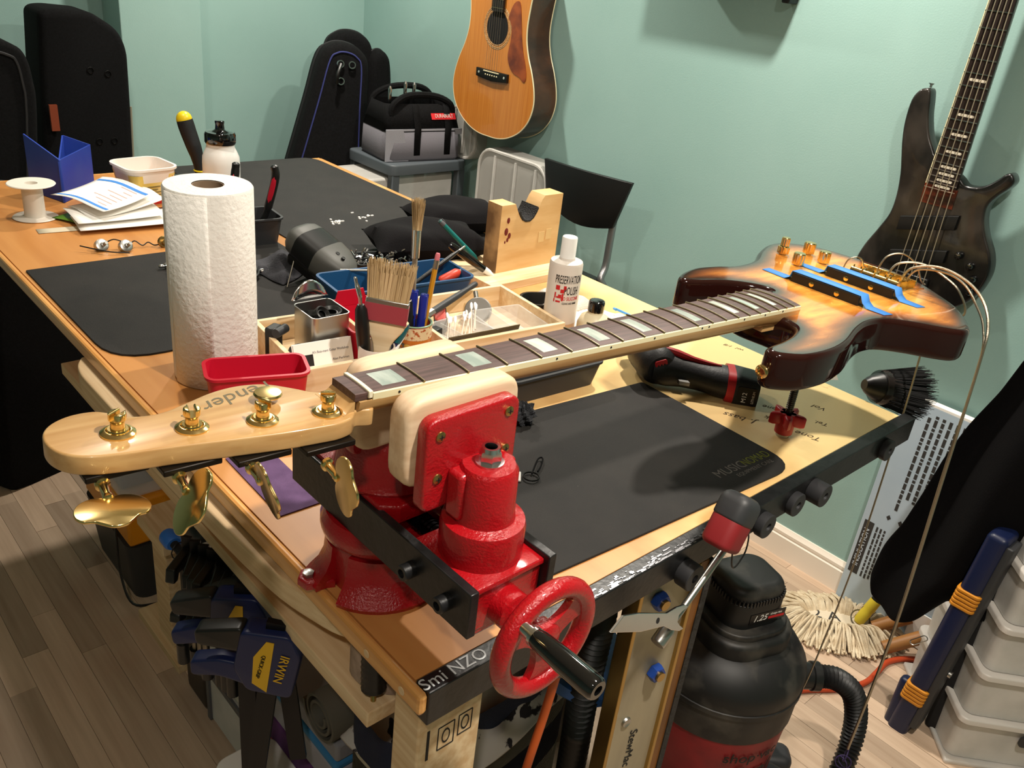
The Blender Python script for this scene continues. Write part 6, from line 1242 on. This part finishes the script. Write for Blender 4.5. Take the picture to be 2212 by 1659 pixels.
# ---------------------------------------------------------------- jacket, work support, drawer tower
jk=thing('black_jacket','black jacket draped over the navy stand at right edge','jacket',(1.45,-.10,.20)); n,mr=30,34
L_=[(-.02,.90),(.000,.80),(.030,.66),(.050,.55),(.062,.47),(.078,.39),(.098,.31),(.108,.283)]; vs=[];fs=[]
def lerp(P,t): k=t*(len(P)-1); i=min(int(k),len(P)-2); f=k-i; return P[i][0]+(P[i+1][0]-P[i][0])*f,P[i][1]+(P[i+1][1]-P[i][1])*f
hem=[(.108,.283),(.090,.232),(.030,.222),(-.020,.250),(-.050,.300),(-.080,.308),(-.16,.34),(-.30,.37)]
for j in range(mr+1):
    t=j/mr; ly,lz=lerp(L_,t)
    for i in range(n+1):
        s_=i/n; hy_,hz_=lerp(hem,s_); y=ly+(-.30-ly)*s_*(1-t*.0); y=ly*(1-s_)+(-.30)*s_ if t<.75 else (ly*(1-s_)+(-.30)*s_)*(1-(t-.75)*4)+hy_*(t-.75)*4
        ztop=.90; z=ztop+(hz_-ztop)*t; x=1.425+.028*math.sin(9*s_+2*t)+.018*math.sin(17*s_-3*t+1)-.015*math.sin(PI*t)
        vs.append((x,y,z))
for j in range(mr):
    for i in range(n): k=j*(n+1)+i; fs.append((k,k+1,k+n+2,k+n+1))
MB().add(vs,fs).build('cloth',mat('jacket_black','060506',.95,bump=.2,bscale=300,spec=.15),jk,solid=.004,sub=1)
MB(frame((1.372,-.052,.235),(.2,-.6,.75),(0,.78,.62),(-1,.1,.1))).tube([(x,y,0) for x,y in rrect(.040,.012,.006)],.0012,5,True).build('zip_pull',STEEL,jk)
ws=thing('work_support','navy folding work stand with two ribbed orange pads','stand',(1.40,-.10,0)); NS=mat('stand_navy','0E1838',.4)
sb0,sb1=Vector((1.385,-.082,.0)),Vector((1.385,-.118,.575)); SF=along(sb0,sb1,(1,0,0))
SF=frame(sb0,(0.0,-1,0.0),Vector((1,0,0)),(sb1-sb0).normalized())
MB(SF).prism(rrect(.044,.07,.014),.0,.565,rt=.012).build('beam',NS,ws); MB(SF@Matrix.Translation((.026,-.005,0))).prism(rrect(.018,.05,.006),.03,.55,rt=.004).build('side_channel',DGREYP,ws)
OPD=mat('orange_pad','C9821C',.5)
for z in (.375,.095):
    for k in range(5): MB(SF).prism(rrect(.051,.078,.010),z+.0095*k,z+.0095*k+.0075,rt=.002,rb=.002).build('pad_rib',OPD,ws)
MB().box(1.42,-.150,0,1.46,-.115,.55).build('rear_leg',BLACKM,ws,bevel=.01); MB(SF@Matrix.Translation((.036,-.012,.20))).lathe([(.008,0),(.008,.006)],12,frame((0,0,0),(0,1,0),(0,0,1),(1,0,0))).build('bolt',STEEL,ws)
MB(frame((1.375,-.072,.02),(0,-1,0),(1,0,0),(0,0,1))).prism(rrect(.05,.03,.012),-.019,.11,rt=.01).build('foot',NS,ws)
dt=thing('drawer_tower','tower of frosted plastic drawers in the lower right corner','drawer tower',M=frame((1.350,-.195,0),(.67,-.742,0),(.742,.67,0),(0,0,1))); DT=WM[dt.name]
MB(DT).box(0,0,0,.36,.30,.012).build('base',FROST,dt,bevel=.004)
for k in range(5):
    z0=.012+.125*k; MB(DT).shell(rrect(.345,.27,.02,cx=.18,cy=.15),rrect(.352,.28,.02,cx=.18,cy=.15),z0+.002,z0+.108,.002).build('drawer',FROST,dt,smooth=50); MB(DT).prism(rrect(.366,.30,.02,cx=.18,cy=.15),z0+.110,z0+.124,rt=.004).build('frame_rim',mat('rim_plastic','D6D0C8',.35,alpha=.85),dt)
    MB(DT).prism(rrect(.10,.03,.01,cx=.18,cy=z0+.085),0,.004,frame((0,.004,0),(1,0,0),(0,0,1),(0,-1,0))).build('handle_slot',DGREYP,dt)
    for j in range(3): solo(MB(DT@fr((.08+.09*j,.13+.02*j,z0+.005),j)).lathe([(.03,0),(.035,.02),(.03,.04+.01*((k+j)%3))],14),'stored_item',mat('stored_%d'%((k+j)%4),('B5654A','8A7F70','6E2F30','C9B68C')[(k+j)%4],.6),'%s item in drawer %s of the frosted tower'%(('left','middle','right')[j],('one from the floor','two from the floor','three from the floor','four from the floor','five from the floor')[k]),'item','items inside the drawer tower')
# ---------------------------------------------------------------- yellow clamp parts on the floor, far left
yc=thing('sawhorse_bracket','yellow ribbed plastic brackets with black strap on floor','bracket',(.33,2.15,0)); YP=mat('bracket_yellow','C9A010',.5)
for k,(x,y,h_) in enumerate(((.275,2.10,.20),(.385,2.14,.15))):
    B2=fr((x,y,0),-.5); b=MB(B2).prism([(-.028,.03),(-.032,h_*.5),(-.028,h_),(.028,h_*.97),(.030,h_*.5),(.022,0),(.0,0)],-.02,.02,frame((0,0,.002),(1,0,0),(0,0,1),(0,-1,0))).build('bracket',YP,yc,smooth=20,bevel=.003)
    for j in (-.016,0,.016): MB(B2@frame((j,-.0215,h_*.5),(1,0,0),(0,0,1),(0,-1,0))).box(-.0025,-h_*.4,-.002,.0025,h_*.4,.003).build('rib',YP,b)
MB().box(.26,2.16,.12,.44,2.19,.155).build('cross_bar',GREYP,yc,bevel=.003); MB().box(.36,2.16,.155,.41,2.19,.19).build('bracket',YP,yc,bevel=.006)
MB().tube(spline([(.40,2.13,.19),(.385,2.10,.14),(.36,2.07,.08),(.38,2.04,.03),(.44,2.0,.012),(.50,2.0,.012)],6,False),.008,8).build('strap',BLACKP,yc)
solo(MB(fr((.42,2.02,0),.4)).box(-.09,-.06,0,.09,.06,.03),'flat_carton',mat('pale_carton','A9AEB4',.7),'pale flat carton on the floor behind the clamps','carton',bevel=.003)
